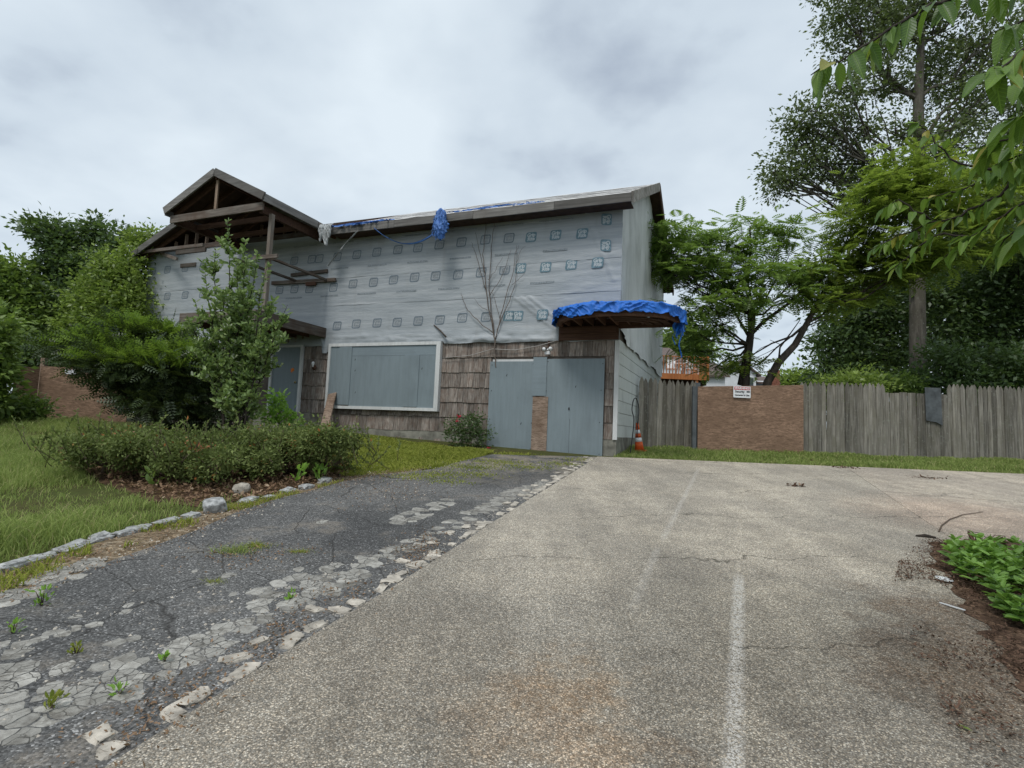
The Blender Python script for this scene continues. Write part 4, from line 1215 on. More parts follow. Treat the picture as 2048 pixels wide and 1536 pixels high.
ca.build('canopy_deck', M['deck_under'], house)
hb('canopy_back_beam', M['brown_wood'], (-1.42, 1.30, -.02, .03, 2.90, 3.13), (-1.42, 0.0, -.075, -.025, 2.64, 2.93))
hb('canopy_back_beam', M['brown_wood'], (-1.40, -.05, -.13, -.08, 2.80, 2.95))
for k, x in enumerate(np.linspace(-1.15, 1.1, 9)):
    yf = -1.2 * (max(0, 1 - ((x + .02) / 1.38) ** 2) ** .5) ** .75 * .94
    hb('canopy_joist', M['brown_wood'], (x - .02, x + .02, yf + .04, -.03, 2.965, 3.135))
for k, s in enumerate((.80, .66, .52)):                      # curved ceiling strips on the overhanging end
    o2 = canopy_outline(s + .05)[20:]; i2 = canopy_outline(s - .05)[20:]
    m2 = len(o2); mb = MB()
    mb.add([(x, y, 2.945) for x, y in o2] + [(x, y, 2.945) for x, y in i2] + [(x, y, 2.963) for x, y in o2] + [(x, y, 2.963) for x, y in i2],
           sum([[(i + 1, i, m2 + i, m2 + i + 1), (2 * m2 + i, 2 * m2 + i + 1, 3 * m2 + i + 1, 3 * m2 + i), (i, i + 1, 2 * m2 + i + 1, 2 * m2 + i), (m2 + i + 1, m2 + i, 3 * m2 + i, 3 * m2 + i + 1)] for i in range(m2 - 1)], []))
    mb.build('canopy_ceiling_strip', M['brown_wood'], house)

# ------------------------------------------------------------------ things on and against the house
def to_world(o):
    o.location = Vector(house_to_world(np.array(o.location)[None])[0]); o.rotation_euler.z -= TH
    return o
# blue tarp over the canopy
nu, nr = 260, 54
V = np.zeros((nr, nu, 3))
def crease(x, y, z, s):
    n_ = mnoise.noise(Vector((x, y, z)))
    return max(0.0, 1 - abs(n_) * 3.2) ** 2 * s
for j in range(nu):
    a = math.pi * 1.12 * j / (nu - 1) - .06 * math.pi
    hem = .21 + .07 * fbm(a * 2.2, 1.0) + .05 * fbm(a * 7, 5.0) + (.05 if a > 2.75 else 0)
    for i in range(nr):
        t = i / (nr - 1)
        if t < .62:
            k = t / .62 * 1.03; drop = 0
        else:
            drop = (t - .62) / .38; k = 1.03 + .012 * drop
        u = 1.40 * math.cos(a) * k + .02; v = -1.22 * math.copysign(abs(math.sin(a)) ** .75, math.sin(a)) * k
        v = min(v, -.03 if u > -.02 else .06)
        top = .17 * (1 - (k / 1.04) ** 4) if k < 1.04 else 0
        z = 3.19 + top + .03 * fbm(u * 1.5, v * 1.8, 2) + crease(u * 2.2 + v * 1.3, v * 1.6, 2.0, .035) + crease(u * 4.5 - v * 2, v * 3, 6.0, .018) - drop * hem
        w_ = crease(a * 4.2 + drop * 1.1, drop * .7, 4.0, .05) + crease(a * 9 - drop * 1.5, drop, 8.0, .022) if drop > 0 else 0
        V[i, j] = (-(u + w_ * math.cos(a)), v - w_ * math.sin(a), z)
ii = (np.arange(nr - 1)[:, None] * nu + np.arange(nu - 1)[None]).ravel()
me = fast_mesh('blue_tarp', V.reshape(-1, 3), np.stack([ii, ii + 1, ii + nu + 1, ii + nu], 1))
tp = link('blue_tarp', me, M['tarp'], None, True)
sm = tp.modifiers.new('thick', 'SOLIDIFY'); sm.thickness = .002
to_world(tp)
tag(tp, 'bright blue tarp crumpled over the curved canopy above the garage', 'tarp')
def ribbon(mb, pts, w, rng, tw=2.0):
    pts = [Vector(p) for p in pts]; vs_ = []
    a = rng.uniform(0, 6.28)
    for i, p in enumerate(pts):
        d = (pts[min(i + 1, len(pts) - 1)] - pts[max(i - 1, 0)]).normalized()
        s = d.orthogonal().normalized(); t = d.cross(s); a += rng.uniform(-tw, tw) * .4
        q = (s * math.cos(a) + t * math.sin(a)) * w / 2
        vs_ += [p - q, p + q]
    mb.add(vs_, [(2 * i, 2 * i + 1, 2 * i + 3, 2 * i + 2) for i in range(len(pts) - 1)])
def shreds(name, label, mat, c, ext, num, ln, w, fall, seed, cat='tarp', flat=False):
    """tangle of torn strips around c (house-local)"""
    rng = random.Random(seed); mb = MB()
    for _ in range(num):
        p = Vector((rng.gauss(0, ext[0]), rng.gauss(0, ext[1]), rng.gauss(0, ext[2])))
        d = Vector((rng.uniform(-1, 1), rng.uniform(-.6, .6), rng.uniform(-1, .4) - fall)).normalized()
        pts = [p]
        for k in range(5):
            d = (d + Vector((rng.uniform(-.5, .5), rng.uniform(-.4, .4), rng.uniform(-.5, .35) - fall * .3))).normalized()
            pts.append(pts[-1] + d * ln / 5 * rng.uniform(.6, 1.3))
        if flat:
            for q in pts: q.z = TS * q.y + .025 + .012 * (q.z - p.z) / ln + .02 * rng.random()
        ribbon(mb, pts, w * rng.uniform(.5, 1.4), rng, .5 if flat else 2.0)
    o = mb.build(name, mat, None, True); o.location = c
    to_world(o); tag(o, label, cat)
    return o
nt, na = 46, 56
V = np.zeros((nt, na, 3))
for i in range(nt):
    t = i / (nt - 1)
    rad = np.interp(t, [0, .08, .25, .55, .8, 1], [.02, .10, .13, .17, .13, .03])
    for j in range(na):
        a = 2 * math.pi * j / na
        ca_, sa_ = math.cos(a), math.sin(a)
        f_ = 1 + .35 * fbm(ca_ * 1.6 + 3, sa_ * 1.6, t * 2.4) + crease(ca_ * 2.6, sa_ * 2.6, t * 3.2, .55) - .25 * crease(ca_ * 5, sa_ * 5, t * 5 + 9, 1)
        V[i, j] = (rad * ca_ * f_ + .04 * t, rad * sa_ * f_ * .55, .36 - .80 * t + .04 * fbm(ca_ * 3, sa_ * 3, t * 5))
ii = (np.arange(nt - 1)[:, None] * na + np.arange(na)[None]).ravel(); jj = (np.arange(nt - 1)[:, None] * na + (np.arange(na)[None] + 1) % na).ravel()
wad = empty('tarp_bundle', (-4.48, -.63, 5.62)); to_world(wad); tag(wad, 'wad of shredded blue tarp hanging over the front eave', 'tarp')
link('wad', fast_mesh('wad', V.reshape(-1, 3), np.stack([ii, jj, jj + na, ii + na], 1)), M['tarp_worn'], wad, True)
mb = MB(); rg = random.Random(3)
for _ in range(90):
    a = rg.uniform(0, 6.28); z0 = rg.uniform(-.40, .34); r_ = rg.uniform(.08, .17)
    p = Vector((r_ * math.cos(a), r_ * .6 * math.sin(a) - .02, z0)); pts = [p]
    d = Vector((math.cos(a) * .5, -.2, rg.uniform(-.2, .2)))
    for k in range(5):
        d = (d * .6 + Vector((rg.uniform(-.3, .3), rg.uniform(-.2, .1), -.7))).normalized(); pts.append(pts[-1] + d * rg.uniform(.015, .035))
    ribbon(mb, pts, rg.uniform(.008, .03), rg)
mb.build('frayed_strips', M['tarp_worn'], wad, True)
shreds('tarp_shreds', 'flattened blue tarp shreds at the eave beside the porch roof', M['tarp_worn'], (-7.1, -.44, 5.90), (.40, .06, .02), 200, .38, .04, .05, 4, 'tarp', True)
shreds('tarp_shreds', 'trail of blue tarp scraps up the roof above the hanging wad', M['tarp_worn'], (-3.6, .3, 6.25), (.36, .30, .02), 90, .34, .035, 0, 5, 'tarp', True)
shreds('tarp_shreds', 'few pale blue tarp scraps on the roof towards its right end', M['tarp_worn'], (-2.2, -.2, 6.006), (.22, .08, .012), 34, .22, .025, 0, 6, 'tarp', True)
shreds('tarp_shreds', 'torn blue strips dangling from the right tip of the canopy tarp', M['tarp'], (1.34, -.12, 3.0), (.03, .04, .06), 60, .26, .035, 1.2, 8)
mb = MB()
for dx_, ln in ((1.22, .42), (1.36, .7)):
    ribbon(mb, [(dx_ + .03 * math.sin(k), -.1 + .02 * math.cos(k * 2), 2.9 - ln * k / 8) for k in range(9)], .032, R)
o = to_world(mb.build('tarp_strip', M['tarp'], None, True)); tag(o, 'two long thin blue tarp tails hanging below the canopy tip', 'tarp')
ps_ = empty('plastic_sheeting', (-8.0, -.62, 5.86)); to_world(ps_); tag(ps_, 'tattered clear plastic hanging where porch roof meets the eave', 'plastic sheet')
for q, (x0, w0, ln, dx_) in enumerate(((-.02, .30, .62, .10), (.12, .20, .42, .05), (-.12, .16, .50, .02))):
    nt, na = 30, 22
    V = np.zeros((nt, na, 3))
    for i in range(nt):
        t = i / (nt - 1)
        wd = w0 * np.interp(t, [0, .3, .7, 1], [1, .75, .45, .12])
        for j in range(na):
            s_ = j / (na - 1) - .5
            y = -.02 * q - .10 * math.sin(min(1, t * 3) * 1.57) + .035 * math.sin(s_ * 22 + t * 3 + q) * (1 - .4 * t) + .03 * fbm(s_ * 5, t * 4, q)
            V[i, j] = (x0 + dx_ * t + s_ * wd + .02 * fbm(t * 4, s_, q + 4), y, .06 - ln * t + .05 * fbm(s_ * 9, q * 3.0) * t)
    ii = (np.arange(nt - 1)[:, None] * na + np.arange(na - 1)[None]).ravel()
    link('torn_sheet', fast_mesh('torn_sheet', V.reshape(-1, 3), np.stack([ii, ii + 1, ii + na + 1, ii + na], 1)), M['plastic'], ps_, True)
mb = MB()
for s in range(16):
    k0 = R.uniform(-.04, .04)
    ribbon(mb, [(-7.05 - .17 * k + k0, -.6, 5.62 - .14 * k - .012 * k * k * .5 + k0) for k in range(6)], .035, R)
o = to_world(mb.build('plastic_strand', M['plastic'], None, True)); tag(o, 'pale twisted plastic strand sweeping down across the wrapped wall', 'plastic sheet')
pts = []
for k in range(17):
    t = k / 16; a, b = fac(748, 456, -.56), fac(866, 468, -.56)
    p = a + (b - a) * t; p[2] -= .33 * 4 * t * (1 - t) * (1 + .3 * (t - .5)); pts.append(p)
mb = MB(); ribbon(mb, pts, .05, R, .6); mb.tube(pts, .012, 5)
o = to_world(mb.build('tarp_rope', M['tarp_worn'], None, True)); tag(o, 'sagging twist of blue tarp strung from eave to hanging wad', 'rope')
# dead vine climbing the front
vine = MB()
def vp(pts, r0, r1):
    q = []
    for i, (a, b) in enumerate(pts):
        p = fac(a, b, -.075); q.append(p)
    # jitter between points
    out = []
    for i in range(len(q) - 1):
        for k in range(4):
            t = k / 4; p = q[i] + (q[i + 1] - q[i]) * t
            if k: p = p + np.array([R.uniform(-.02, .02), R.uniform(-.008, .004), R.uniform(-.02, .02)])
            out.append(p)
    out.append(q[-1])
    n_ = len(out)
    vine.tube(out, [r0 + (r1 - r0) * i / (n_ - 1) for i in range(n_)], 5)
vp([(992, 735), (990, 715), (990, 690), (986, 655)], .014, .016)
vp([(986, 660), (975, 600), (970, 550), (965, 510), (972, 450), (976, 436)], .015, .004)
vp([(988, 670), (978, 580), (982, 520), (985, 470), (990, 440)], .014, .004)
vp([(972, 580), (958, 530), (948, 500), (943, 485)], .009, .003)
vp([(968, 545), (958, 500), (951, 465)], .008, .003)
vp([(990, 680), (1000, 640), (1010, 600), (1025, 550), (1030, 510), (1038, 490)], .014, .003)
vp([(994, 660), (1015, 610), (1030, 570), (1033, 520), (1034, 490)], .011, .003)
vp([(985, 665), (960, 645), (935, 620), (925, 595), (922, 585)], .012, .004)
vp([(975, 620), (958, 610), (948, 596)], .007, .003)
vp([(980, 590), (1000, 560), (1015, 520), (1022, 500)], .009, .003)
vp([(1024, 570), (1040, 555), (1050, 545)], .006, .003)
vp([(976, 560), (992, 540), (1005, 515)], .007, .003)
vp([(1033, 525), (1042, 500), (1052, 492)], .005, .002)
vp([(1000, 640), (990, 600), (984, 580)], .007, .003)
vo = vine.build('dead_vine', wood('vine_bark', (0.07, 0.055, 0.045), (0.20, 0.165, 0.14), 'z', None, .9, 20), None, True); to_world(vo)
tag(vo, 'bare dead vine fanning up the front wall', 'vine')
q0, q1 = fac(868, 650, -.03), fac(892, 674, -.12)
mb = MB(); mb.tube([q0, (q0 + q1) / 2 + np.array([.01, 0, .01]), q1], [.016, .02, .024], 6)
o = to_world(mb.build('broken_branch', M['old_wood'], None, True)); tag(o, 'short broken branch stuck in the paper fold above the window corner', 'branch')
# sagging cable above the garage
pts = [fac(a, b, -.06) for a, b in ((886, 716), (940, 711), (985, 698), (1030, 700), (1075, 692), (1115, 681))]
mb = MB(); mb.tube(pts, .009, 5); o = to_world(mb.build('cable', simple('grey_cable', (.35, .33, .31), .6), None, True)); tag(o, 'thin pale cable sagging across the shingles above the garage', 'cable')
# security light over the garage
sl = empty('security_light', (-1.67, -.05, 2.42)); to_world(sl); tag(sl, 'white and black security lamp above the garage boards', 'lamp')
mb = MB(); mb.lathe([(.03, 0), (.035, .02), (.02, .04), (.02, .07)], 10); o = mb.build('mount', M['plastic_white'], sl, True); o.rotation_euler = (math.pi / 2, 0, 0)
for dx_, dz_ in ((-.055, .03), (.055, .04)):
    mb = MB(); mb.lathe([(.02, 0), (.035, .015), (.045, .06), (.056, .085)], 12); o = mb.build('lamp_head', M['black'], sl, True); o.location = (dx_ + .01, -.05, dz_); o.rotation_euler = (math.radians(110), 0, dx_ * 6)
    mb = MB(); mb.lathe([(.002, .06), (.05, .062), (.05, .088), (.002, .105)], 12); l = mb.build('lens', M['plastic_white'], o, True)
mb = MB(); mb.box(-.07, .06, -.06, -.02, -.11, -.03); mb.build('sensor', M['plastic_white'], sl)
mb = MB(); mb.box(-.02, .025, -.006, .02, .06, .22); mb.build('bracket', M['brown_wood'], sl)
# wall lamp beside the door
wl = empty('wall_lamp', (-8.62, -.04, 2.05)); to_world(wl); tag(wl, 'rusty wall lamp with bare white bulb between door and window', 'lamp')
mb = MB(); mb.lathe([(.001, 0), (.075, .004), (.07, .02), (.03, .04), (.025, .06)], 14); o = mb.build('base_plate', M['brown_wood'], wl, True); o.rotation_euler = (math.pi / 2, 0, 0); o.location = (0, 0, -.03)
mb = MB(); mb.lathe([(.02, 0), (.022, .04), (.03, .06), (.042, .09), (.044, .115), (.03, .145), (.004, .16)], 14); o = mb.build('bulb', M['plastic_white'], wl, True); o.location = (0, -.07, -.02)
mb = MB(); mb.tube([(0, -.05, -.04), (0, -.07, -.05), (0, -.07, -.015)], .016, 8); mb.build('arm', M['brown_wood'], wl, True)
# plank leaning on the window frame
pa, pb = fac(652, 842, -.55), fac(665, 787, -.13)
mb = MB(); mb.bar(pa + (pa - pb) * .9, pb, .26, .035, (0, -1, .3)); o = to_world(mb.build('leaning_plank', M['osb'], None)); tag(o, 'short brown plank leaning against the left end of the boarded window', 'plank')

# ------------------------------------------------------------------ fence and signs
M['picket'] = wood('grey_picket', (0.05, 0.046, 0.038), (0.30, 0.28, 0.24), 'z', (0.14, 0.13, 0.10), .9, 22, .65)
M['slate'] = simple('dark_patch_board', (0.085, 0.095, 0.10), .8, .18, 6, .3)
def picket_mesh(w, h, pointed=True, seed=0, rag=0.0):
    mb = MB(); hw = w / 2
    if pointed: prof = [(-hw, 0), (hw, 0), (hw, h - .15), (hw * .55, h - .06), (0.0, h), (-hw * .55, h - .06), (-hw, h - .15)]
    else: prof = [(-hw, 0), (hw, 0), (hw, h), (-hw, h)]
    n = len(prof)
    bow = [.010 * math.cos(p[0] / hw * 1.4) for p in prof]
    mb.add([(x, -.012 - b, z) for (x, z), b in zip(prof, bow)] + [(x, .012, z) for x, z in prof],
           [tuple(range(n)), tuple(range(2 * n - 1, n - 1, -1))] + [(i, n + i, n + (i + 1) % n, (i + 1) % n) for i in range(n)])
    me = mb.mesh('picket'); me.materials.append(M['picket'])
    return me
def fence_run(fence, a, b, tops, bots, pitch, kinds, skip=()):
    """pickets from a to b (world xy); tops/bots: height above ground functions of t"""
    a, b = np.array(a, float), np.array(b, float); L = np.linalg.norm(b - a); n = int(L / pitch)
    rz = math.atan2(b[1] - a[1], b[0] - a[0])
    for i in range(n):
        t = (i + .5) / n
        if any(s0 < t < s1 for s0, s1 in skip): continue
        p = a + (b - a) * t
        top = tops(t) + R.uniform(-.025, .02); bot = bots(t) + (R.uniform(0, .12) if R.random() < .35 else R.uniform(0, .03))
        o = link('picket', picket_mesh(pitch * R.uniform(.985, 1.05), top - bot, kinds(t)), None, fence)
        o.location = Vector((p[0], p[1] + (.012 if i % 2 else 0) + R.uniform(-.006, .006), bot)) - fence.location
        o.rotation_euler = (R.uniform(-.012, .012), R.uniform(-.012, .012), rz + R.uniform(-.05, .05))
FA, FB, FC, FD = (3.42, 15.05), (5.0, 15.02), (7.70, 15.02), (17.2, 15.75)
gz = lambda p: float(G(p[0], p[1]))
f1 = empty('picket_fence', (*FA, gz(FA))); tag(f1, 'grey stockade fence section between house corner and plywood gate panel', 'fence')
fence_run(f1, FA, FB, lambda t: 3.20 - .07 * t, lambda t: 1.27, .118, lambda t: True)
mb = MB()
for z in (1.7, 2.75):
    mb = MB(); mb.bar((0, .05, z - f1.location.z), (1.58, .02, z - f1.location.z), .04, .08); mb.build('rail', M['picket'], f1)
mb = MB(); mb.box(1.50, 1.62, -.06, .0, -.05, 1.75); mb.build('post', M['slate'], f1)
f2 = empty('picket_fence', (*FC, gz(FC))); tag(f2, 'long grey pointed stockade fence right of the plywood gate panel', 'fence')
cut = lambda t: 0.26 < t < 0.445
fence_run(f2, FC, FD, lambda t: (3.09 if cut(t) else 3.24 + .16 * min(1, t / .5)), lambda t: 1.25 + .04 * t, .128, lambda t: not cut(t))
d_ = np.array(FD) - np.array(FC)
for z in (1.75, 2.7):
    mb = MB(); mb.bar((0, .06, z - f2.location.z), (d_[0], d_[1] + .06, z - f2.location.z), .04, .09); mb.build('rail', M['picket'], f2)
for t in (0.0, .25, .5, .75):
    mb = MB(); p = d_ * t; mb.box(p[0] - .05, p[0] + .05, p[1] + .09, p[1] + .19, -.2, 1.7); mb.build('post', M['picket'], f2)
# slate-coloured patch on the fence
pa = at(1864, 773, 14.98); pb = at(1900, 849, 14.98)
mb = MB()
x0, x1, zt, zb = pa[0], pb[0], pa[2], pb[2]
mb.add([(x0, 0, zt), (x1, .035, zt), (x1 + .03, .035, zb - .02), (x1 - .15, .03, zb + .06), (x0 + .02, 0, zb + .09)] + [(x0, .012, zt), (x1, .047, zt), (x1 + .03, .047, zb - .02), (x1 - .15, .042, zb + .06), (x0 + .02, .012, zb + .09)],
       [(0, 4, 3, 2, 1), (5, 6, 7, 8, 9)] + [(i, (i + 1) % 5, 5 + (i + 1) % 5, 5 + i) for i in range(5)])
o = mb.build('patch_board', M['slate'], f2); o.location = (-f2.location.x, float(np.interp(x0, [FC[0], FD[0]], [FC[1], FD[1]])) - .055 - f2.location.y, -f2.location.z); o['label'] = 'dark grey board patched over the cut pickets'
# back fence seen over the gate panel
f3 = empty('picket_fence', (4.2, 24.0, 1.5)); tag(f3, 'paler picket fence in the background behind the mimosa trunks', 'fence')
fence_run(f3, (4.6, 24.0), (12.5, 24.4), lambda t: 3.98 - .25 * t, lambda t: 1.5, .135, lambda t: True)
# plywood gate panel
gp = empty('plywood_panel', (6.2, 14.72, gz((6.2, 14.72)))); tag(gp, 'brown plywood sheet closing the fence gap, warning sign at its top', 'panel')
A, B, C_, D_ = at(1396, 773, 14.62), at(1607, 770, 14.72), at(1607, 908, 14.72), at(1395, 904, 14.62)
mb = MB()
pl = [Vector(q) - gp.location for q in (D_, C_, B, A)]
mb.add(pl + [q + Vector((0, .02, 0)) for q in pl], [(0, 1, 2, 3), (7, 6, 5, 4)] + [(i, 4 + i, 4 + (i + 1) % 4, (i + 1) % 4) for i in range(4)])
mb.build('sheet', M['osb_brown'], gp)
mb = MB(); mb.bar(pl[3] + Vector((.05, .06, -.12)), pl[2] + Vector((-.05, .06, -.12)), .05, .09); mb.bar(pl[0] + Vector((.05, .06, .2)), pl[1] + Vector((-.05, .06, .2)), .05, .09); mb.build('brace', M['picket'], gp)
mb = MB(); mb.bar(pl[0] + Vector((-.08, .05, -.05)), pl[3] + Vector((-.08, .05, 0)), .1, .09, (0, 1, 0)); mb.build('hinge_post', M['slate'], gp)
# panel at the left side of the house
lpn = empty('plywood_panel', (-12.6, 16.4, gz((-12.6, 16.4)))); tag(lpn, 'rust-brown plywood barrier left of the house with small sign', 'panel')
A, B = at(82, 732, 16.3), at(262, 741, 16.9)
mb = MB(); pl = [Vector((A[0], 16.3, 1.35)), Vector((B[0], 16.9, 1.35)), Vector((B[0], 16.9, B[2])), Vector((A[0], 16.3, A[2]))]
pl = [q - lpn.location for q in pl]
mb.add(pl + [q + Vector((0, .02, 0)) for q in pl], [(0, 1, 2, 3), (7, 6, 5, 4)] + [(i, 4 + i, 4 + (i + 1) % 4, (i + 1) % 4) for i in range(4)])
mb.build('sheet', M['osb_brown'], lpn)
A2 = at(30, 735, 15.6)
mb = MB(); pl = [Vector((A2[0], 15.6, 1.3)), Vector((A[0] - .02, 16.28, 1.3)), Vector((A[0] - .02, 16.28, A[2] - .02)), Vector((A2[0], 15.6, A2[2]))]; pl = [q - lpn.location for q in pl]
mb.add(pl + [q + Vector((0, .02, 0)) for q in pl], [(0, 1, 2, 3), (7, 6, 5, 4)] + [(i, 4 + i, 4 + (i + 1) % 4, (i + 1) % 4) for i in range(4)])
mb.build('sheet', M['osb_brown'], lpn)
mb = MB(); mb.box(A[0] - .1 - lpn.location.x, A[0] + .02 - lpn.location.x, -.02, .1, -.1, A[2] + .25 - lpn.location.z); mb.build('post', M['osb'], lpn)
# warning signs
M['sign_white'] = simple('sign_white', (0.70, 0.71, 0.72), .45, .05, 6)
M['sign_red'] = simple('sign_red', (0.50, 0.03, 0.03), .45, .1, 6)
M['sign_text'] = simple('sign_black', (0.03, 0.03, 0.03), .5, .1, 6)
T1 = text_mesh('t', 'WARNING!', .078, bold=.003); T1.materials.append(M['sign_white'])
T2 = text_mesh('t', 'Security', .075, bold=.003); T2.materials.append(M['sign_text'])
T3 = text_mesh('t', 'Cameras In Use', .06, bold=.003); T3.materials.append(M['sign_text'])
def sign(c, rz, label, s=1.0):
    o = empty('warning_sign', c, rz); o.scale = (s, s, s); tag(o, label, 'sign')
    mb = MB(); mb.prism(rrect(.46, .30, .02), -.004, .004); p = mb.build('plate', M['sign_white'], o); p.rotation_euler = (math.pi / 2, 0, 0)
    mb = MB(); mb.add([(-.21, .055, .0065), (.21, .055, .0065), (.21, .135, .0065), (-.21, .135, .0065)], [(0, 1, 2, 3)]); b = mb.build('red_band', M['sign_red'], p)
    for me, x, y, z in ((T1, 0, .095, .009), (T2, -.06, .005, .007), (T3, 0, -.085, .007)):
        t = link('lettering', me, None, p); t.location = (x, y, z)
    mb = MB(); mb.add([(.12, -.01, .007), (.19, -.01, .007), (.19, .03, .007), (.12, .03, .007)], [(0, 1, 2, 3)]); mb.add([(.19, .0, .007), (.215, -.01, .007), (.215, .03, .007), (.19, .02, .007)], [(0, 1, 2, 3)]); mb.build('camera_symbol', M['sign_text'], p)
c = at(1484, 784, 14.62)
sign((c[0], 14.62, c[2]), math.atan2(.1, 2.75), 'white warning sign with red band on the plywood gate panel')
c = at(142, 742, 16.45)
sign((c[0], 16.44, c[2]), math.atan2(.6, 2.5), 'small warning sign on the rust-brown plywood barrier at left', .62)

# traffic cone with a cable looped over it
cb = gnd(1279, 903); 
cone = empty('traffic_cone', (cb[0], cb[1], cb[2])); cone.rotation_euler = (0, -.12, .3); tag(cone, 'slim orange traffic cone with white bands at the house corner', 'cone')
M['orange'] = simple('cone_orange', (0.62, 0.10, 0.02), .5, .15, 8)
mb = MB(); mb.lathe([(.115, .02), (.09, .2), (.085, .23)], 20); mb.build('cone_body', M['orange'], cone, True)
prof = lambda z: .115 - (.115 - .028) * z / .72
for z0, z1, m_ in ((.02, .24, 'orange'), (.24, .34, 'white'), (.34, .44, 'orange'), (.44, .53, 'white'), (.53, .70, 'orange')):
    mb = MB(); mb.lathe([(prof(z0), z0), (prof(z1), z1)], 20); mb.build('cone_band', M['orange'] if m_ == 'orange' else M['plastic_white'], cone, True)
mb = MB(); mb.box(-.16, .16, -.16, .16, 0, .03); mb.build('cone_base', M['orange'], cone)
pts = [gnd(1262, 908) + np.array([0, .1, .02]), at(1264, 880, 13.5), at(1268, 840, 13.6), at(1264, 820, 13.6), at(1267, 800, 13.7), at(1273, 798, 13.8), at(1278, 820, 13.9), at(1275, 850, 13.6), at(1274, 880, 13.5)]
fine = []
for i in range(len(pts) - 1):
    for k in range(4):
        t = k / 4
        p0, p1, p2, p3 = pts[max(i - 1, 0)], pts[i], pts[i + 1], pts[min(i + 2, len(pts) - 1)]
        fine.append(.5 * (2 * p1 + (p2 - p0) * t + (2 * p0 - 5 * p1 + 4 * p2 - p3) * t * t + (3 * p1 - p0 - 3 * p2 + p3) * t ** 3))
mb = MB(); mb.tube(fine, .012, 6); tag(mb.build('cable_loop', M['black'], None, True), 'black cable looped upright behind the traffic cone', 'cable')

# ------------------------------------------------------------------ neighbours
M['cedar'] = wood('orange_cedar', (0.30, 0.10, 0.035), (0.55, 0.22, 0.08), 'z', None, .7, 12)
M['nb_white'] = simple('white_clapboard', (0.68, 0.70, 0.72), .7, .05, 3)
M['nb_roof'] = simple('brown_shingle_roof', (0.13, 0.10, 0.09), .9, .2, 6, .3)
M['brick'] = simple('brick_chimney', (0.22, 0.09, 0.06), .9, .25, 9, .3)
M['glass'] = simple('dark_glass', (0.05, 0.06, 0.07), .15, .1, 3, spec=.6)
DY = 31.0
a, b = at(1290, 745, DY), at(1416, 742, DY)
deck = empty('raised_deck', (a[0], DY, gz((a[0], DY)))); tag(deck, 'raised orange cedar deck with baluster railing beyond the fence', 'deck')
W_ = b[0] - a[0]; fz = a[2] - deck.location.z; rzt = at(1350, 712, DY)[2] - deck.location.z
for k in range(12):
    mb = MB(); mb.box(0, W_, k * .29, k * .29 + .275, fz - .05, fz); mb.build('deck_board', M['cedar'], deck)
mb = MB(); mb.box(-.02, W_ + .02, -.05, -.005, fz - .3, fz + .01); mb.build('fascia', M['cedar'], deck)
mb = MB(); mb.box(-.02, W_ + .02, .3, 3.4, fz - .55, fz - .06); mb.build('joists', M['deck_under'], deck)
for k in range(int(W_ / .17) + 1):
    mb = MB(); mb.box(k * .17 - .02, k * .17 + .02, -.03, .02, fz, rzt - .04); mb.build('baluster', M['cedar'], deck)
for k in range(16):
    mb = MB(); mb.box(W_ - .03, W_ + .01, .1 + k * .2, .14 + k * .2, fz, rzt - .04); mb.build('baluster', M['cedar'], deck)
mb = MB(); mb.box(-.02, W_ + .04, -.06, .05, rzt - .04, rzt); mb.build('rail', M['cedar'], deck)
mb = MB(); mb.box(W_ - .07, W_ + .04, .05, 3.4, rzt - .04, rzt); mb.build('rail', M['cedar'], deck)
for x in (.2, W_ - .7):
    mb = MB(); mb.box(x, x + .16, .0, .16, -.2, fz - .3); mb.build('post', M['cedar'], deck)
mb = MB(); mb.box(W_ - .06, W_ + .05, -.05, .06, fz - .3, rzt + .06); mb.build('post', M['cedar'], deck)
def chair(px, label):
    c = at(px, 742, DY + 1.0)
    o = empty('patio_chair', (c[0], DY + 1.0, float(deck.location.z) + fz), R.uniform(-.4, .4)); tag(o, label, 'chair')
    mb = MB(); mb.box(-.27, .27, -.27, .27, .38, .43); mb.build('seat', M['plastic_white'], o)
    mb = MB(); mb.box(-.27, .27, .24, .29, .43, .95); mb.build('backrest', M['plastic_white'], o)
    for sx in (-1, 1):
        mb = MB(); mb.box(sx * .27 - .03, sx * .27 + .03, -.25, .28, .6, .64); mb.build('armrest', M['plastic_white'], o)
        for sy in (-.25, .25):
            mb = MB(); mb.box(sx * .25 - .025, sx * .25 + .025, sy - .025, sy + .025, 0, .62 if sy < 0 else .4); mb.build('leg', M['plastic_white'], o)
chair(1342, 'white plastic chair at the left end of the cedar deck')
chair(1383, 'white plastic chair near the right corner of the cedar deck')
c = at(1362, 742, DY + .9); o = empty('patio_table', (c[0], DY + .9, float(deck.location.z) + fz)); tag(o, 'low white patio table between the deck chairs', 'table')
mb = MB(); mb.lathe([(.42, .66), (.42, .70)], 18); mb.build('table_top', M['plastic_white'], o)
for k in range(4):
    mb = MB(); mb.bar((.3 * math.cos(k * 1.57 + .8), .3 * math.sin(k * 1.57 + .8), 0), (.22 * math.cos(k * 1.57 + .8), .22 * math.sin(k * 1.57 + .8), .66), .05, .05); mb.build('leg', M['plastic_white'], o)
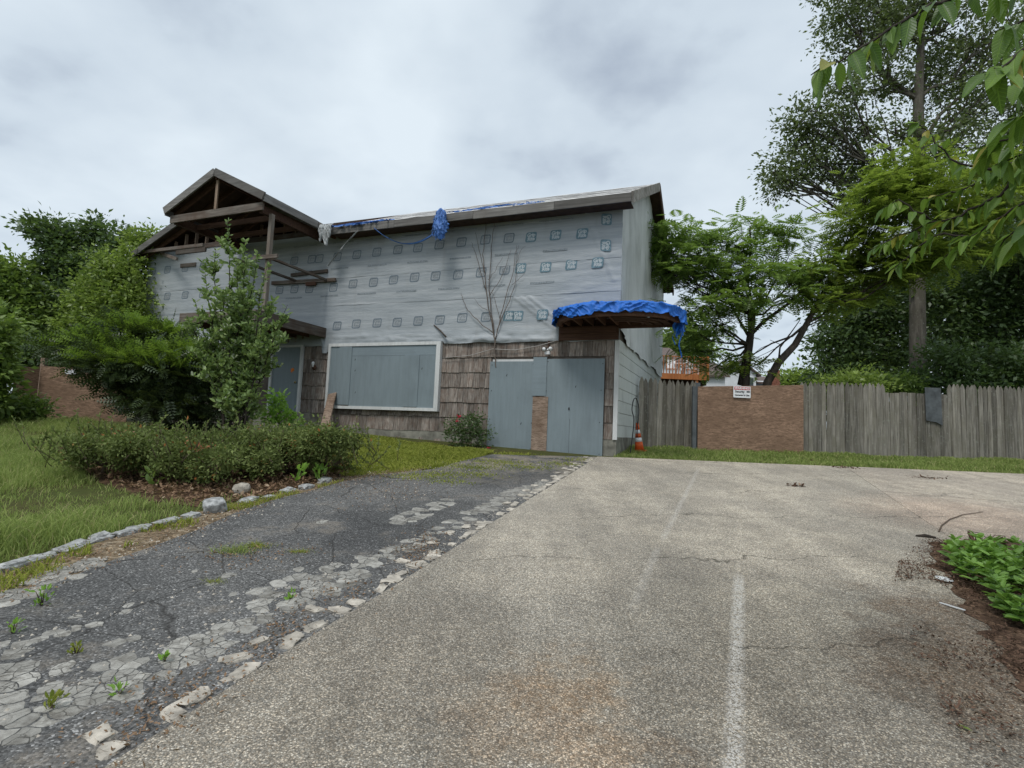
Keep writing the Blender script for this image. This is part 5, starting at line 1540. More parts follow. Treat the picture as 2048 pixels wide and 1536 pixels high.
def block_house(name, label, x0, x1, y0, y1, z0, ze, zr, ridge, wm, rm, wins=()):
    o = empty(name, ((x0 + x1) / 2, y0, z0)); tag(o, label, 'house')
    ox, oy, oz = o.location
    mb = MB()
    if ridge == 'y':   # gable faces the viewer
        xm = (x0 + x1) / 2
        pf = [(x0, z0), (x1, z0), (x1, ze), (xm, zr), (x0, ze)]
        n_ = 5
        mb.add([(x - ox, y0 - oy, z - oz) for x, z in pf] + [(x - ox, y1 - oy, z - oz) for x, z in pf], [(0, 1, 2, 3, 4), (9, 8, 7, 6, 5)] + [(i, n_ + i, n_ + (i + 1) % n_, (i + 1) % n_) for i in range(n_)])
        mb.build('wall', wm, o)
        for s, xe in ((-1, x0), (1, x1)):
            k = .35 / abs(xm - xe); ex = xe + s * .35; ez = ze - (zr - ze) * k
            slope_slab('roof', rm, [(ex - ox, y0 - .3 - oy, ez + .15 - oz), (ex - ox, y1 - oy, ez + .15 - oz), (xm - ox, y1 - oy, zr + .15 - oz), (xm - ox, y0 - .3 - oy, zr + .15 - oz)][::s], .13, o)
    else:
        ym = (y0 + y1) / 2
        pf = [(y0, z0), (y1, z0), (y1, ze), (ym, zr), (y0, ze)]
        mb.add([(x0 - ox, y - oy, z - oz) for y, z in pf] + [(x1 - ox, y - oy, z - oz) for y, z in pf], [(4, 3, 2, 1, 0), (5, 6, 7, 8, 9)] + [(i, (i + 1) % 5, 5 + (i + 1) % 5, 5 + i) for i in range(5)])
        mb.build('wall', wm, o)
        for s, ye in ((-1, y0), (1, y1)):
            slope_slab('roof', rm, [(x0 - .3 - ox, ye + s * .3 - oy, ze - .1 - oz), (x1 + .3 - ox, ye + s * .3 - oy, ze - .1 - oz), (x1 + .3 - ox, ym - oy, zr + .13 - oz), (x0 - .3 - ox, ym - oy, zr + .13 - oz)][::-s], .13, o)
    for wx, wz, w, h in wins:
        mb = MB(); mb.box(wx - w / 2 - .1 - ox, wx + w / 2 + .1 - ox, y0 - .06 - oy, y0 - .005 - oy, wz - h / 2 - .1 - oz, wz + h / 2 + .1 - oz); f_ = mb.build('window', wm, o)
        mb = MB(); mb.box(wx - w / 2 - ox, wx + w / 2 - ox, y0 - .09 - oy, y0 - .065 - oy, wz - h / 2 - oz, wz + h / 2 - oz); mb.build('pane', M['glass'], f_)
    return o
hy = 50.0
A = at(1448, 745, hy); B = at(1512, 748, hy); Tp = at(1479, 723, hy)
h1 = block_house('neighbour_house', 'white gabled house with brown roof seen between the mimosa trunks', A[0], B[0], hy, hy + 9, 1.8, A[2], Tp[2], 'y', M['nb_white'], M['nb_roof'], [(at(1496, 768, hy)[0], at(1496, 768, hy)[2], .9, 1.1)])
A = at(1505, 762, hy + 1); B = at(1552, 762, hy + 1); Tp = at(1520, 745, hy + 4)
h2 = block_house('neighbour_annexe', 'low white wing of the neighbouring house right of the white gable', A[0], B[0], hy + 1, hy + 7, 1.8, A[2], Tp[2] - .5, 'x', M['nb_white'], M['nb_roof'], [(at(1514, 769, hy)[0], at(1514, 769, hy)[2], .7, .6), (at(1530, 770, hy)[0], at(1530, 770, hy)[2], .7, .6)])
A = at(1551, 740, hy - 4)
ch = MB(); ch.box(A[0] - .35, A[0] + .35, hy - 4, hy - 3.3, 1.8, A[2]); o = ch.build('brick_chimney', M['brick']); tag(o, 'narrow brick chimney at the right end of the low white wing', 'chimney')
A = at(1240, 716, 40); B = at(1362, 716, 40); Tp = at(1340, 699, 44)
block_house('neighbour_house', 'house with dark brown roof behind the cedar deck', A[0], B[0], 40, 48, 1.7, A[2], Tp[2], 'x', M['nb_white'], M['nb_roof'])
A = at(1405, 748, hy - 6); B = at(1450, 752, hy - 6)
block_house('neighbour_shed', 'brown-roofed white building between the cedar deck and the white gable', A[0], B[0], hy - 6, hy, 1.8, at(1420, 748, hy - 6)[2], at(1420, 728, hy - 3)[2], 'x', M['nb_white'], M['nb_roof'])

# ------------------------------------------------------------------ vegetation
BARK = wood('grey_bark', (0.055, 0.048, 0.040), (0.21, 0.19, 0.16), 'z', (0.10, 0.095, 0.07), .95, 9, .5)
BARK_D = wood('dark_bark', (0.022, 0.018, 0.015), (0.085, 0.07, 0.058), 'z', None, .95, 12)
TWIG = simple('twig', (0.10, 0.072, 0.052), .9, .2, 9)
LM = dict(
    oak=leafmat('oak_leaf', (0.039, 0.062, 0.024), (0.130, 0.170, 0.062), .28),
    dark=leafmat('dark_leaf', (0.027, 0.054, 0.021), (0.091, 0.148, 0.049), .3),
    mid=leafmat('mid_leaf', (0.064, 0.118, 0.026), (0.192, 0.275, 0.061), .38),
    maple=leafmat('light_leaf', (0.085, 0.140, 0.025), (0.252, 0.336, 0.074), .42),
    mimosa=leafmat('mimosa_leaf', (0.058, 0.122, 0.026), (0.192, 0.288, 0.064), .45),
    mimosa_b=leafmat('mimosa_light', (0.075, 0.129, 0.020), (0.210, 0.275, 0.045), .5),
    yew=leafmat('yew_needle', (0.014, 0.029, 0.011), (0.050, 0.077, 0.024), .15),
    yew_new=leafmat('yew_new_growth', (0.096, 0.179, 0.023), (0.243, 0.358, 0.051), .35),
    shrub=leafmat('shrub_leaf', (0.075, 0.135, 0.04), (0.24, 0.33, 0.11), .32, (0.538, 0.563, 0.461)),
    low=leafmat('low_shrub_leaf', (0.051, 0.072, 0.023), (0.186, 0.230, 0.077), .25, (0.333, 0.109, 0.038), rare=.992, rough=.7, spec=.15),
    bright=leafmat('bright_leaf', (0.115, 0.243, 0.032), (0.269, 0.461, 0.077), .4),
    cover=leafmat('ground_cover_leaf', (0.058, 0.134, 0.023), (0.218, 0.384, 0.070), .3),
    grass=leafmat('grass_blade', (0.105, 0.155, 0.042), (0.32, 0.385, 0.125), .38, (0.46, 0.40, 0.22), .8, .1, rare=.92),
    clover=leafmat('clover', (0.115, 0.15, 0.025), (0.33, 0.35, 0.075), .38, (0.36, 0.34, 0.12), .8, .1),
    litter=leafmat('dead_leaf', (0.10, 0.055, 0.032), (0.27, 0.18, 0.115), .1, (0.40, 0.31, 0.22), .9, .1),
    mulch=leafmat('mulch_bits', (0.04, 0.024, 0.018), (0.14, 0.085, 0.06), .05, (0.30, 0.22, 0.15), .95, .1),
)
def pxr(r, y): return r * y / FPX
def B_(px, py, y, r, n, ry=None, dy=0.0):
    """crown blob: centre by sight line at distance y, radius in pixels"""
    rr = pxr(r, y); rv = pxr(ry, y) if ry else rr * .8
    c = at(px, py, y); c[1] += dy
    return (c, (rr, rr * .9, rv), n)
def gp_(px, y): p = at(px, 800, y); return np.array([p[0], y, float(G(p[0], y)) - .1])

# big oak behind the fence
Y0 = 20.0
b = gp_(1836, Y0)
trunk = [b, at(1835, 700, Y0), at(1834, 560, Y0), at(1842, 420, Y0), at(1838, 300, Y0), at(1836, 200, Y0), at(1842, 90, Y0), at(1850, -40, Y0)]
blobs = [B_(1720, 60, Y0, 78, 34), B_(1790, 40, Y0, 73, 31), B_(1690, 20, Y0, 52, 15), B_(1880, 60, Y0, 94, 44), B_(1960, 90, Y0, 94, 42), B_(1760, 150, Y0, 63, 26), B_(1700, 175, Y0 - 1, 47, 15),
         B_(1640, 225, Y0 - .5, 57, 24), B_(1610, 290, Y0, 52, 20), B_(1585, 335, Y0, 47, 18), B_(1560, 372, Y0, 37, 13), B_(1545, 345, Y0, 25, 5), B_(1660, 330, Y0, 57, 23), B_(1690, 260, Y0, 57, 20), B_(1740, 330, Y0, 63, 26),
         B_(1590, 250, Y0, 31, 7), B_(1850, 170, Y0 + 1, 73, 26), B_(1930, 210, Y0, 84, 34), B_(1900, 290, Y0 - .5, 73, 30), B_(1990, 180, Y0, 84, 31), B_(2040, 60, Y0, 94, 31), B_(2020, 290, Y0, 84, 34), B_(1790, 260, Y0, 52, 15), B_(1830, 0, Y0, 84, 30), B_(1710, 400, Y0, 47, 17), B_(1700, -40, Y0, 94, 34), B_(1900, -60, Y0, 115, 44), B_(2090, 200, Y0, 94, 26)]
oak = make_tree('oak_tree', 'tall oak with straight grey trunk and airy crown behind the fence', 'tree', trunk, [.30, .27, .25, .24, .21, .17, .12, .07], blobs, LM['oak'], BARK, LEAF, .145, 52, .46, .75, .35, seed=3, limb_r=.085, start=.42, rise=.9)
# mimosas
Y1 = 17.2
trunk = [gp_(1488, Y1), at(1492, 740, Y1), at(1499, 690, Y1), at(1503, 655, Y1), at(1506, 630, Y1)]
mb_blobs = [B_(1330, 495, Y1, 60, 16, 14), B_(1385, 470, Y1, 60, 14, 12), B_(1300, 455, Y1 - .4, 30, 8, 14), B_(1410, 525, Y1, 80, 20, 14), B_(1340, 545, Y1, 60, 13, 14), B_(1480, 495, Y1, 80, 20, 14), B_(1500, 452, Y1, 45, 9, 12), B_(1570, 470, Y1, 60, 12, 14), B_(1440, 570, Y1, 80, 18, 14),
            B_(1530, 545, Y1 - .8, 80, 18, 14), B_(1600, 540, Y1, 80, 18, 16), B_(1500, 600, Y1 - .6, 75, 18, 14), B_(1400, 615, Y1 - .3, 50, 12, 18), B_(1590, 590, Y1 - .3, 60, 10, 12), B_(1400, 670, Y1, 36, 14, 26), B_(1440, 650, Y1, 30, 9, 20), B_(1385, 700, Y1 + .5, 22, 7, 16), B_(1430, 735, Y1 + .5, 18, 6, 16), B_(1345, 530, Y1, 36, 10, 20)]
mim = make_tree('mimosa_tree', 'feathery mimosa with forked dark trunk just behind the plywood gate panel', 'tree', trunk, [.13, .12, .11, .10, .08], mb_blobs, LM['mimosa'], BARK_D, FROND, .36, 9, .62, .3, .85, seed=5, limb_r=.04, start=.55, rise=.3, droop=.25, shell=.2)
ex = MB(); base = np.array(mim.location)
for pts, r in (([(1480, 770), (1489, 720), (1500, 660), (1496, 600), (1455, 570), (1400, 540), (1320, 500)], .085), ([(1503, 668), (1525, 645), (1580, 605), (1640, 545), (1690, 490), (1745, 425), (1800, 372), (1850, 330)], .062), ([(1497, 672), (1478, 640), (1462, 610), (1440, 590)], .05), ([(1492, 690), (1470, 668), (1440, 655)], .03)):
    ex = MB(); q = [at(a, c, Y1 + .05) - base for a, c in pts]; ex.tube(q, [r * (1 - .75 * i / (len(q) - 1)) for i in range(len(q))], 7); ex.build('limb', BARK_D, mim, True)
Y2 = 17.0
trunk = [gp_(1520, Y2), at(1535, 765, Y2), at(1557, 725, Y2), at(1590, 690, Y2), at(1615, 645, Y2), at(1635, 605, Y2), at(1660, 565, Y2), at(1690, 540, Y2)]
bb = [B_(1640, 560, Y2, 50, 16, 24), B_(1680, 520, Y2, 60, 20, 28), B_(1730, 560, Y2, 60, 20, 30), B_(1760, 480, Y2 - .8, 75, 28, 36), B_(1700, 440, Y2 - .6, 55, 20, 30), B_(1780, 410, Y2 - 1, 75, 30, 34), B_(1740, 370, Y2 - 1, 55, 18, 26), B_(1850, 380, Y2 - 1.2, 75, 28, 36), B_(1830, 330, Y2 - 1.2, 65, 22, 28), B_(1900, 430, Y2 - 1, 75, 26, 36),
      B_(1870, 500, Y2 - 1, 70, 26, 36), B_(1800, 540, Y2 - .6, 70, 26, 34), B_(1940, 340, Y2 - 1, 70, 20, 34), B_(1980, 420, Y2 - 1, 70, 22, 36), B_(1640, 610, Y2, 40, 10, 22), B_(1940, 500, Y2 - .8, 60, 18, 30), B_(1500, 735, Y2 + .2, 16, 5, 12), B_(1470, 718, Y2 + .2, 14, 4, 10), B_(1700, 600, Y2 + .3, 45, 11, 22), B_(2030, 360, Y2 - 1, 60, 14, 30)]
mim2 = make_tree('mimosa_tree', 'leaning mimosa with slanting dark trunk and bright spreading crown', 'tree', trunk, [.13, .125, .115, .10, .085, .07, .055, .04], bb, LM['mimosa_b'], BARK_D, FROND, .34, 9, .66, .3, .85, seed=6, limb_r=.04, start=.5, rise=.3, droop=.25, shell=.2)
ex = MB(); base = np.array(mim2.location)
for pts, r in (([(1557, 725), (1560, 695), (1580, 668), (1600, 640)], .032), ([(1580, 668), (1563, 690), (1540, 680)], .022), ([(1610, 655), (1635, 642), (1660, 640)], .022), ([(1650, 535), (1640, 510), (1625, 495)], .022), ([(1690, 490), (1700, 460), (1705, 440)], .022)):
    ex = MB(); q = [at(a, c, Y2 - .03) - base for a, c in pts]; ex.tube(q, [r * (1 - .65 * i / (len(q) - 1)) for i in range(len(q))], 7); ex.build('limb', BARK_D, mim2, True)
# dark wood behind the right-hand fence: separate trees
def bg_tree(name, label, px, y, blobs, lm, seed, tr=.16, leaf=.18, per=80, clump=.7, up=.5, bm=BARK_D, top=None, group=None, tpl=LEAF):
    b = gp_(px, y); t = top if top is not None else at(*min((tuple(q) for q in [(px, 700)]), key=lambda q: q[1]), y)
    cs = np.array([q[0] for q in blobs]); tip = cs[np.argmax(cs[:, 2])]
    trunk = [b, b * .7 + tip * .3, b * .45 + tip * .55, b * .2 + tip * .8]
    trunk[1][0] = b[0] * .85 + tip[0] * .15
    return make_tree(name, label, 'tree', trunk, [tr, tr * .85, tr * .6, tr * .3], blobs, lm, bm, tpl, leaf, per, clump, .7, up, group=group, seed=seed, limb_r=tr * .35, start=.3, shell=.3)
gw = 'dark trees behind the right fence'
bg_tree('broadleaf_tree', 'dark rounded tree left of the oak trunk, above the pointed fence', 1725, 22, [B_(1720, 620, 22, 70, 34), B_(1690, 690, 22, 60, 30), B_(1760, 660, 22, 70, 36), B_(1780, 730, 22, 60, 26), B_(1660, 740, 22, 45, 18), B_(1790, 590, 22, 60, 24), B_(1720, 745, 21.5, 50, 20)], LM['dark'], 21, group=gw)
bg_tree('broadleaf_tree', 'deep green tree mass right of the oak trunk', 1930, 21.5, [B_(1900, 610, 21.5, 75, 36), B_(1950, 560, 21.5, 80, 36), B_(1980, 650, 21.5, 85, 40), B_(1900, 690, 21.5, 60, 26), B_(1950, 720, 21.5, 70, 22), B_(2020, 580, 21.5, 80, 34), B_(2060, 700, 21.5, 80, 32)], LM['dark'], 22, group=gw)
bg_tree('broadleaf_tree', 'tall dark tree at the right edge behind the cherry leaves', 2090, 20, [B_(2000, 470, 20, 85, 34), B_(2060, 380, 20, 95, 38), B_(2110, 520, 20, 110, 40), B_(2040, 520, 20, 80, 30), B_(1950, 430, 20.5, 60, 20), B_(2130, 260, 20, 110, 40), B_(2150, 640, 20, 100, 30)], LM['dark'], 23, group=gw)
bg_tree('broadleaf_tree', 'dim tree far back between the two mimosas and oak', 1850, 30, [B_(1830, 560, 30, 90, 40), B_(1740, 600, 30, 70, 30), B_(1920, 520, 30, 90, 40), B_(1860, 680, 30, 110, 44), B_(1990, 640, 30, 110, 44), B_(2080, 560, 30, 120, 44), B_(1700, 690, 30, 70, 26)], LM['dark'], 24, leaf=.3, per=60, clump=1.1, group=gw)
for k, (px, w, lab) in enumerate(((1700, 55, 'light green bush peeping over the fence left of the oak'), (1785, 45, 'ivy-like green bush at the foot of the oak trunk'))):
    bg_tree('bush', lab, px, 16.6 + k * 1.2, [B_(px, 765, 16.6 + k * 1.2, w, 20, 16), B_(px - 35, 772, 16.6 + k * 1.2, w * .6, 12, 12), B_(px + 30, 775, 16.6 + k * 1.2, w * .6, 12, 14), B_(px, 810, 16.6 + k * 1.2, w, 14, 20)], LM['maple' if k == 0 else 'mid'], 30 + k, .05, .12, 50, .35)['category'] = 'bush'
for k, (px, lab) in enumerate(((1880, 'dark thicket behind the slate patch of the fence'), (1970, 'dark thicket behind the pointed fence right of the slate patch'), (2060, 'dark thicket behind the fence at the right picture edge'), (1650, 'dark leafy thicket where the pointed fence begins'))):
    bg_tree('thicket', lab, px, 18.2, [B_(px, 730, 18.2, 60, 22), B_(px - 40, 770, 18.2, 50, 18), B_(px + 40, 770, 18.2, 50, 18), B_(px, 810, 18.2, 70, 22), B_(px + 20, 850, 18.2, 60, 16)] if k < 3 else [B_(px, 775, 18.2, 30, 14), B_(px - 15, 800, 18.2, 30, 12), B_(px + 30, 800, 18.2, 40, 14)], LM['dark'], 33 + k, .05, .15, 60, .45)['category'] = 'bush'
# far trees
bg_tree('distant_tree', 'round pale distant tree over the plywood gate panel', 1590, 75, [B_(1575, 765, 75, 26, 20, 14), B_(1600, 760, 75, 22, 18, 14), B_(1620, 768, 75, 22, 16, 12), B_(1560, 772, 75, 18, 12, 10), B_(1600, 775, 75, 30, 14, 8)], LM['maple'], 40, .3, .5, 60, 1.5)
bg_tree('distant_tree', 'green tree between the blue tarp tip and the cedar deck', 1365, 56, [B_(1350, 690, 56, 36, 26), B_(1385, 680, 56, 30, 20), B_(1410, 715, 56, 26, 14), B_(1330, 700, 56, 30, 16), B_(1370, 650, 56, 22, 12)], LM['mid'], 41, .3, .4, 60, 1.2)
# trees at the left
bg_tree('broadleaf_tree', 'tall dark tree topping the left side of the house', 150, 20, [B_(105, 462, 20, 46, 18, 18), B_(120, 490, 20, 40, 14, 24), B_(190, 470, 20, 26, 12, 24), B_(245, 482, 20, 24, 8, 16), B_(125, 535, 20, 50, 36), B_(195, 540, 20, 60, 40), B_(100, 600, 20, 50, 34), B_(170, 620, 20, 70, 40), B_(260, 600, 20, 60, 28), B_(110, 690, 20, 70, 34), B_(200, 700, 20, 70, 34), B_(270, 690, 20, 60, 24)], LM['dark'], 50, .2, .17, 90, .48)
bg_tree('maple_tree', 'lighter green leafy tree beside the left house corner', 240, 18.4, [B_(235, 530, 18.4, 48, 28), B_(275, 560, 18.4, 45, 22), B_(200, 560, 18.2, 45, 24), B_(250, 610, 18.2, 55, 30), B_(180, 610, 18, 50, 22), B_(225, 660, 18, 60, 26), B_(160, 660, 18, 45, 14), B_(280, 500, 18.6, 30, 10, 26), B_(305, 470, 18.8, 16, 5, 18), B_(265, 480, 18.8, 18, 5, 14)], LM['maple'], 51, .12, .13, 80, .42, .45)
bg_tree('broadleaf_tree', 'mid green tree at the left picture edge', 10, 19, [B_(15, 555, 19, 40, 26), B_(-20, 590, 19, 60, 34), B_(40, 600, 19, 50, 26), B_(10, 670, 19, 60, 34), B_(60, 660, 19, 50, 24), B_(-40, 700, 19, 80, 30), B_(50, 720, 19, 45, 18), B_(-70, 540, 19, 60, 20)], LM['mid'], 52, .18, .18, 90, .6)
bg_tree('bush', 'glossy green bush at the left edge in front of the plywood barrier', 0, 13.5, [B_(-12, 690, 13.5, 30, 14), B_(-25, 650, 13.5, 34, 14), B_(-15, 740, 13.5, 28, 14), B_(-25, 790, 13.5, 32, 16), B_(-60, 740, 13.5, 60, 20)], LM['mid'], 53, .07, .15, 60, .38)['category'] = 'bush'
bg_tree('bush', 'dense dark bush hedge between plywood barrier and tall left tree', 150, 18.2, [B_(70, 710, 18.2, 45, 20), B_(140, 712, 18.2, 50, 20), B_(210, 715, 18.2, 50, 20), B_(270, 700, 18.2, 45, 16), B_(300, 730, 18.2, 50, 16)], LM['dark'], 54, .08, .16, 80, .5)['category'] = 'bush'
bg_tree('bush', 'low grassy bush at the foot of the plywood barrier', 50, 14.5, [B_(40, 815, 14.5, 34, 14, 14), B_(75, 822, 14.5, 26, 10, 12), B_(10, 822, 14.5, 30, 10, 14)], LM['mid'], 55, .04, .12, 60, .3)['category'] = 'bush'

# yew
YB = gnd(338, 876); yy = float(YB[1])
trunk = [YB, at(328, 845, yy), at(315, 815, yy), at(300, 780, yy), at(285, 740, yy)]
yb = [B_(150, 700, yy - .3, 36, 14, 14), B_(195, 695, yy - .6, 50, 26, 20), B_(260, 670, yy, 50, 26, 22), B_(310, 675, yy + .4, 50, 24, 20), B_(230, 730, yy - .8, 60, 34, 26), B_(300, 740, yy - .8, 65, 38, 34), B_(370, 730, yy - .2, 60, 30, 34), B_(275, 775, yy - .3, 45, 22, 28), B_(330, 800, yy - .5, 65, 34, 34), B_(395, 790, yy, 60, 26, 40), B_(400, 840, yy, 50, 18, 26)]
yew = make_tree('yew_bush', 'spreading dark yew with bright green tips in front of the house', 'bush', trunk, [.11, .10, .085, .07, .05], yb, LM['yew'], BARK_D, SPRAY, .25, 26, .40, .5, .6, seed=60, limb_r=.035, start=.25, droop=.1)
rng = np.random.default_rng(61); pos, outd = [], []
for (c, r, n) in yb[:8]:
    m_ = n * 13
    u = rng.normal(size=(m_, 3)); u /= np.linalg.norm(u, axis=1, keepdims=True); u[:, 2] = abs(u[:, 2]) * .9 + .1
    pos.append(c + u * np.array(r) * rng.uniform(.8, 1.2, (m_, 1)) - np.array(yew.location)); outd.append(u + np.array([-.3, -.2, .25]))
link('new_growth', leaves_mesh('new_growth', np.concatenate(pos), .24, SPRAY, rng, .6, np.concatenate(outd), 0.0), LM['yew_new'], yew)['label'] = 'bright green shoot tips of the yew'

# tall upright shrub
SB = gnd(470, 905); sy = float(SB[1])
shr = empty('upright_shrub', tuple(SB)); tag(shr, 'tall pale-leaved shrub reaching up to the porch gable', 'shrub')
st = MB(); rr = random.Random(70); rng = np.random.default_rng(70)
lp_, ld_ = [], []
def shoot(p0, p1, r, leafy, depth=0, dens=60):
    pts = curve_pts(p0, p1, -.03, 7, .02, rr)
    st.tube(pts, [r * (1 - .85 * i / 6) for i in range(7)], 5)
    L = np.linalg.norm(np.array(p1) - np.array(p0)); m_ = int(L * dens)
    for _ in range(m_):
        t = leafy + (1 - leafy) * rr.random(); k = min(int(t * 6), 5); q = pts[k] + (pts[k + 1] - pts[k]) * (t * 6 - k)
        d = rng.normal(size=3); d[2] = abs(d[2]) * .6 + .35; lp_.append(q); ld_.append(d / np.linalg.norm(d))
    if depth < 2:
        for _ in range(int(L * (4.6 if depth == 0 else 4))):
            t = leafy + (.95 - leafy) * rr.random(); k = min(int(t * 6), 5); q = pts[k]
            d = np.array([rr.uniform(-1, 1), rr.uniform(-1, 1), rr.uniform(.3, 1.3)]); d /= np.linalg.norm(d)
            shoot(q, q + d * rr.uniform(.25, .75 if depth == 0 else .35) * (1.15 - .6 * t), r * .35, .1, depth + 1, 62)
for a, b, dy in ((455, 440, 0), (432, 500, .2), (490, 480, -.2), (410, 545, .1), (515, 505, 0), (470, 520, .4), (535, 530, -.1), (390, 600, -.2), (450, 580, -.3), (500, 570, .2), (372, 640, .1), (545, 600, .1), (525, 640, -.2), (420, 640, .3), (470, 640, 0), (575, 610, -.25), (400, 700, -.3), (510, 700, .2), (560, 680, .1)):
    tip = at(a, b, sy + dy) - np.array(shr.location)
    shoot(np.array([rr.uniform(-.2, .2), rr.uniform(-.15, .15), 0]), tip, .024, .28, 0, 34)
st.build('stems', BARK_D, shr, True)
link('leaves', leaves_mesh('leaves', np.array(lp_), .088, OVAL, rng, .25, np.array(ld_) * 1.2, 0), LM['shrub'], shr)
print('shrub leaves', len(lp_))

# low evergreen shrubs along the bed
lows = [(205, 905, 'sprawling low evergreen at the left end of the bed, thin and twiggy', 70), (310, 905, 'low evergreen with orange dead tips below the yew', 72), (395, 920, 'low evergreen at the centre front of the bed above leaf litter', 66), (480, 905, 'low evergreen shrub right of the bed centre with bare stems', 72), (570, 900, 'bushy low evergreen with rusty patch in front of the door', 78), (645, 905, 'rounded low evergreen at the right end of the bed', 62)]
for k, (px, py, lab, w) in enumerate(lows):
    c = gnd(px, py + 45); y = float(c[1])
    bl = [B_(px + R.uniform(-w * .85, w * .85), py - R.uniform(-18, 34 if px > 280 else 10), y + R.uniform(-.6, .6), w * R.uniform(.22, .46), 13, 15 * R.uniform(.7, 1.5)) for _ in range(15)]
    t_ = [c, c + np.array([.02, 0, .15]), c + np.array([.05, 0, .3])]
    make_tree('evergreen_shrub', lab, 'shrub', t_, [.03, .025, .02], bl, LM['low'], TWIG, LEAF, .045, 50, .15, .9, .35, 'low evergreen shrubs in the bed', seed=80 + k, limb_r=.016, start=.3, shell=.55)
for o0 in [o for o in scene.objects if o.name.startswith('evergreen_shrub')]:
    st_ = MB(); lp2, ld2 = [], []
    for _ in range(60):
        a_ = R.uniform(0, 6.28); q0 = np.array([R.gauss(0, .5), R.gauss(0, .3), R.uniform(.1, .5)])
        d = np.array([R.uniform(-.8, .8), R.uniform(-.8, .4), R.uniform(.35, 1.1)]); d /= np.linalg.norm(d); ln_ = R.uniform(.2, .5)
        pts = curve_pts(q0, q0 + d * ln_, .05, 5, .03, R); st_.tube(pts, [.006, .005, .004, .003, .002], 4)
        for t in np.linspace(.3, 1, 22):
            k = min(int(t * 4), 3); lp2.append(pts[k] + (pts[k + 1] - pts[k]) * (t * 4 - k)); dd = np.array([R.uniform(-1, 1), R.uniform(-1, 1), R.uniform(-.1, .8)]) + d; ld2.append(dd / np.linalg.norm(dd))
    tag(st_.build('shoots', TWIG, o0, True), kind='stuff')
    link('shoot_leaves', leaves_mesh('shoot_leaves', np.array(lp2), .05, LEAF, rng, .4, np.array(ld2), 0), LM['low'], o0)
M['rust_leaf'] = leafmat('rust_leaf', (0.22, 0.06, 0.02), (0.36, 0.13, 0.05), .2)
hedge = [o for o in scene.objects if o.name.startswith('evergreen_shrub')]
for px, py, k in ((245, 872, 0), (262, 884, 1), (395, 893, 2), (572, 880, 4), (590, 892, 4)):
    o0 = hedge[k]; y = float(o0.location.y) - .35; c = at(px, py, y)
    me = leaves_mesh('dead_tips', np.array(c) - np.array(o0.location) + rng.normal(size=(60, 3)) * np.array([.08, .06, .05]), .04, LEAF, rng, .4); tag(link('dead_tips', me, M['rust_leaf'], o0), 'rust-coloured dead tips', kind='stuff')
sp = gnd(565, 890); y = float(sp[1])
make_tree('sapling', 'bright lime-green sapling in front of the grey door', 'sapling', [sp, at(560, 850, y), at(556, 810, y)], [.012, .01, .006], [B_(552, 800, y, 14, 9, 14), B_(565, 825, y, 18, 10, 14), B_(580, 845, y, 18, 10, 12), B_(545, 830, y, 14, 8, 14)], LM['bright'], TWIG, OVAL, .12, 12, .16, .8, .4, seed=90, limb_r=.006)
rb = fac(938, 890, -.6); rbw = house_to_world(rb[None])[0]; rbw[2] = float(G(rbw[0], rbw[1]))
y = float(rbw[1])
rose = make_tree('rose_bush', 'scraggly rose bush with red blooms left of the garage boards', 'bush', [rbw, rbw + np.array([0, 0, .3])], [.014, .01], [B_(905, 860, y, 18, 10), B_(935, 850, y, 22, 12), B_(960, 870, y, 20, 10), B_(925, 880, y, 26, 14), B_(950, 835, y, 14, 5)], LM['dark'], TWIG, LEAF, .06, 50, .18, .8, .4, seed=91, limb_r=.007)
M['rose'] = simple('rose_red', (.45, .02, .05), .6, .2, 9)
for a, b in ((918, 833), (976, 897), (914, 842)):
    p = at(a, b, y - .15); me = leaves_mesh('bloom', rng.normal(size=(16, 3)) * .012, .05, OVAL, rng, .2); o = link('bloom', me, M['rose'], rose); o.location = Vector(p) - rose.location

# lawn, clover, litter: uncountable ground stuff -----------------------------
def scatter(poly, n, rng, holes=()):
    poly = np.array(poly); lo, hi = poly.min(0), poly.max(0)
    p = lo + (hi - lo) * rng.random((n, 2))
    k = inside(poly, p[:, 0], p[:, 1])
    for h in holes: k &= ~inside(h, p[:, 0], p[:, 1])
    return p[k]
def blades(p, h, w, rng, lean=.45, tuft=None):
    n = len(p); z = G(p[:, 0], p[:, 1]) - .02
    if tuft is not None: h = h * tuft
    a = rng.random(n) * 6.28; l = rng.normal(size=(n, 2)) * lean
    hh = h * (.45 + .9 * rng.random(n))
    dx_, dy_ = np.cos(a) * w / 2, np.sin(a) * w / 2
    V = np.zeros((n, 5, 3))
    V[:, 0] = np.stack([p[:, 0] - dx_, p[:, 1] - dy_, z], 1); V[:, 1] = np.stack([p[:, 0] + dx_, p[:, 1] + dy_, z], 1)
    mx_, my_ = p[:, 0] + l[:, 0] * hh * .35, p[:, 1] + l[:, 1] * hh * .35
    V[:, 2] = np.stack([mx_ - dx_ * .8, my_ - dy_ * .8, z + hh * .62], 1)
    V[:, 3] = np.stack([mx_ + dx_ * .8, my_ + dy_ * .8, z + hh * .62], 1)
    V[:, 4] = np.stack([p[:, 0] + l[:, 0] * hh, p[:, 1] + l[:, 1] * hh, z + hh * .92], 1)
    return V.reshape(-1, 3), (np.array([[0, 1, 3], [0, 3, 2], [2, 3, 4]])[None] + (np.arange(n) * 5)[:, None, None]).reshape(-1, 3)
rng = np.random.default_rng(101)
def patchy(p, s=.9, seed=0.0): return np.array([fbm(a * s + seed, b * s, .5) for a, b in p])
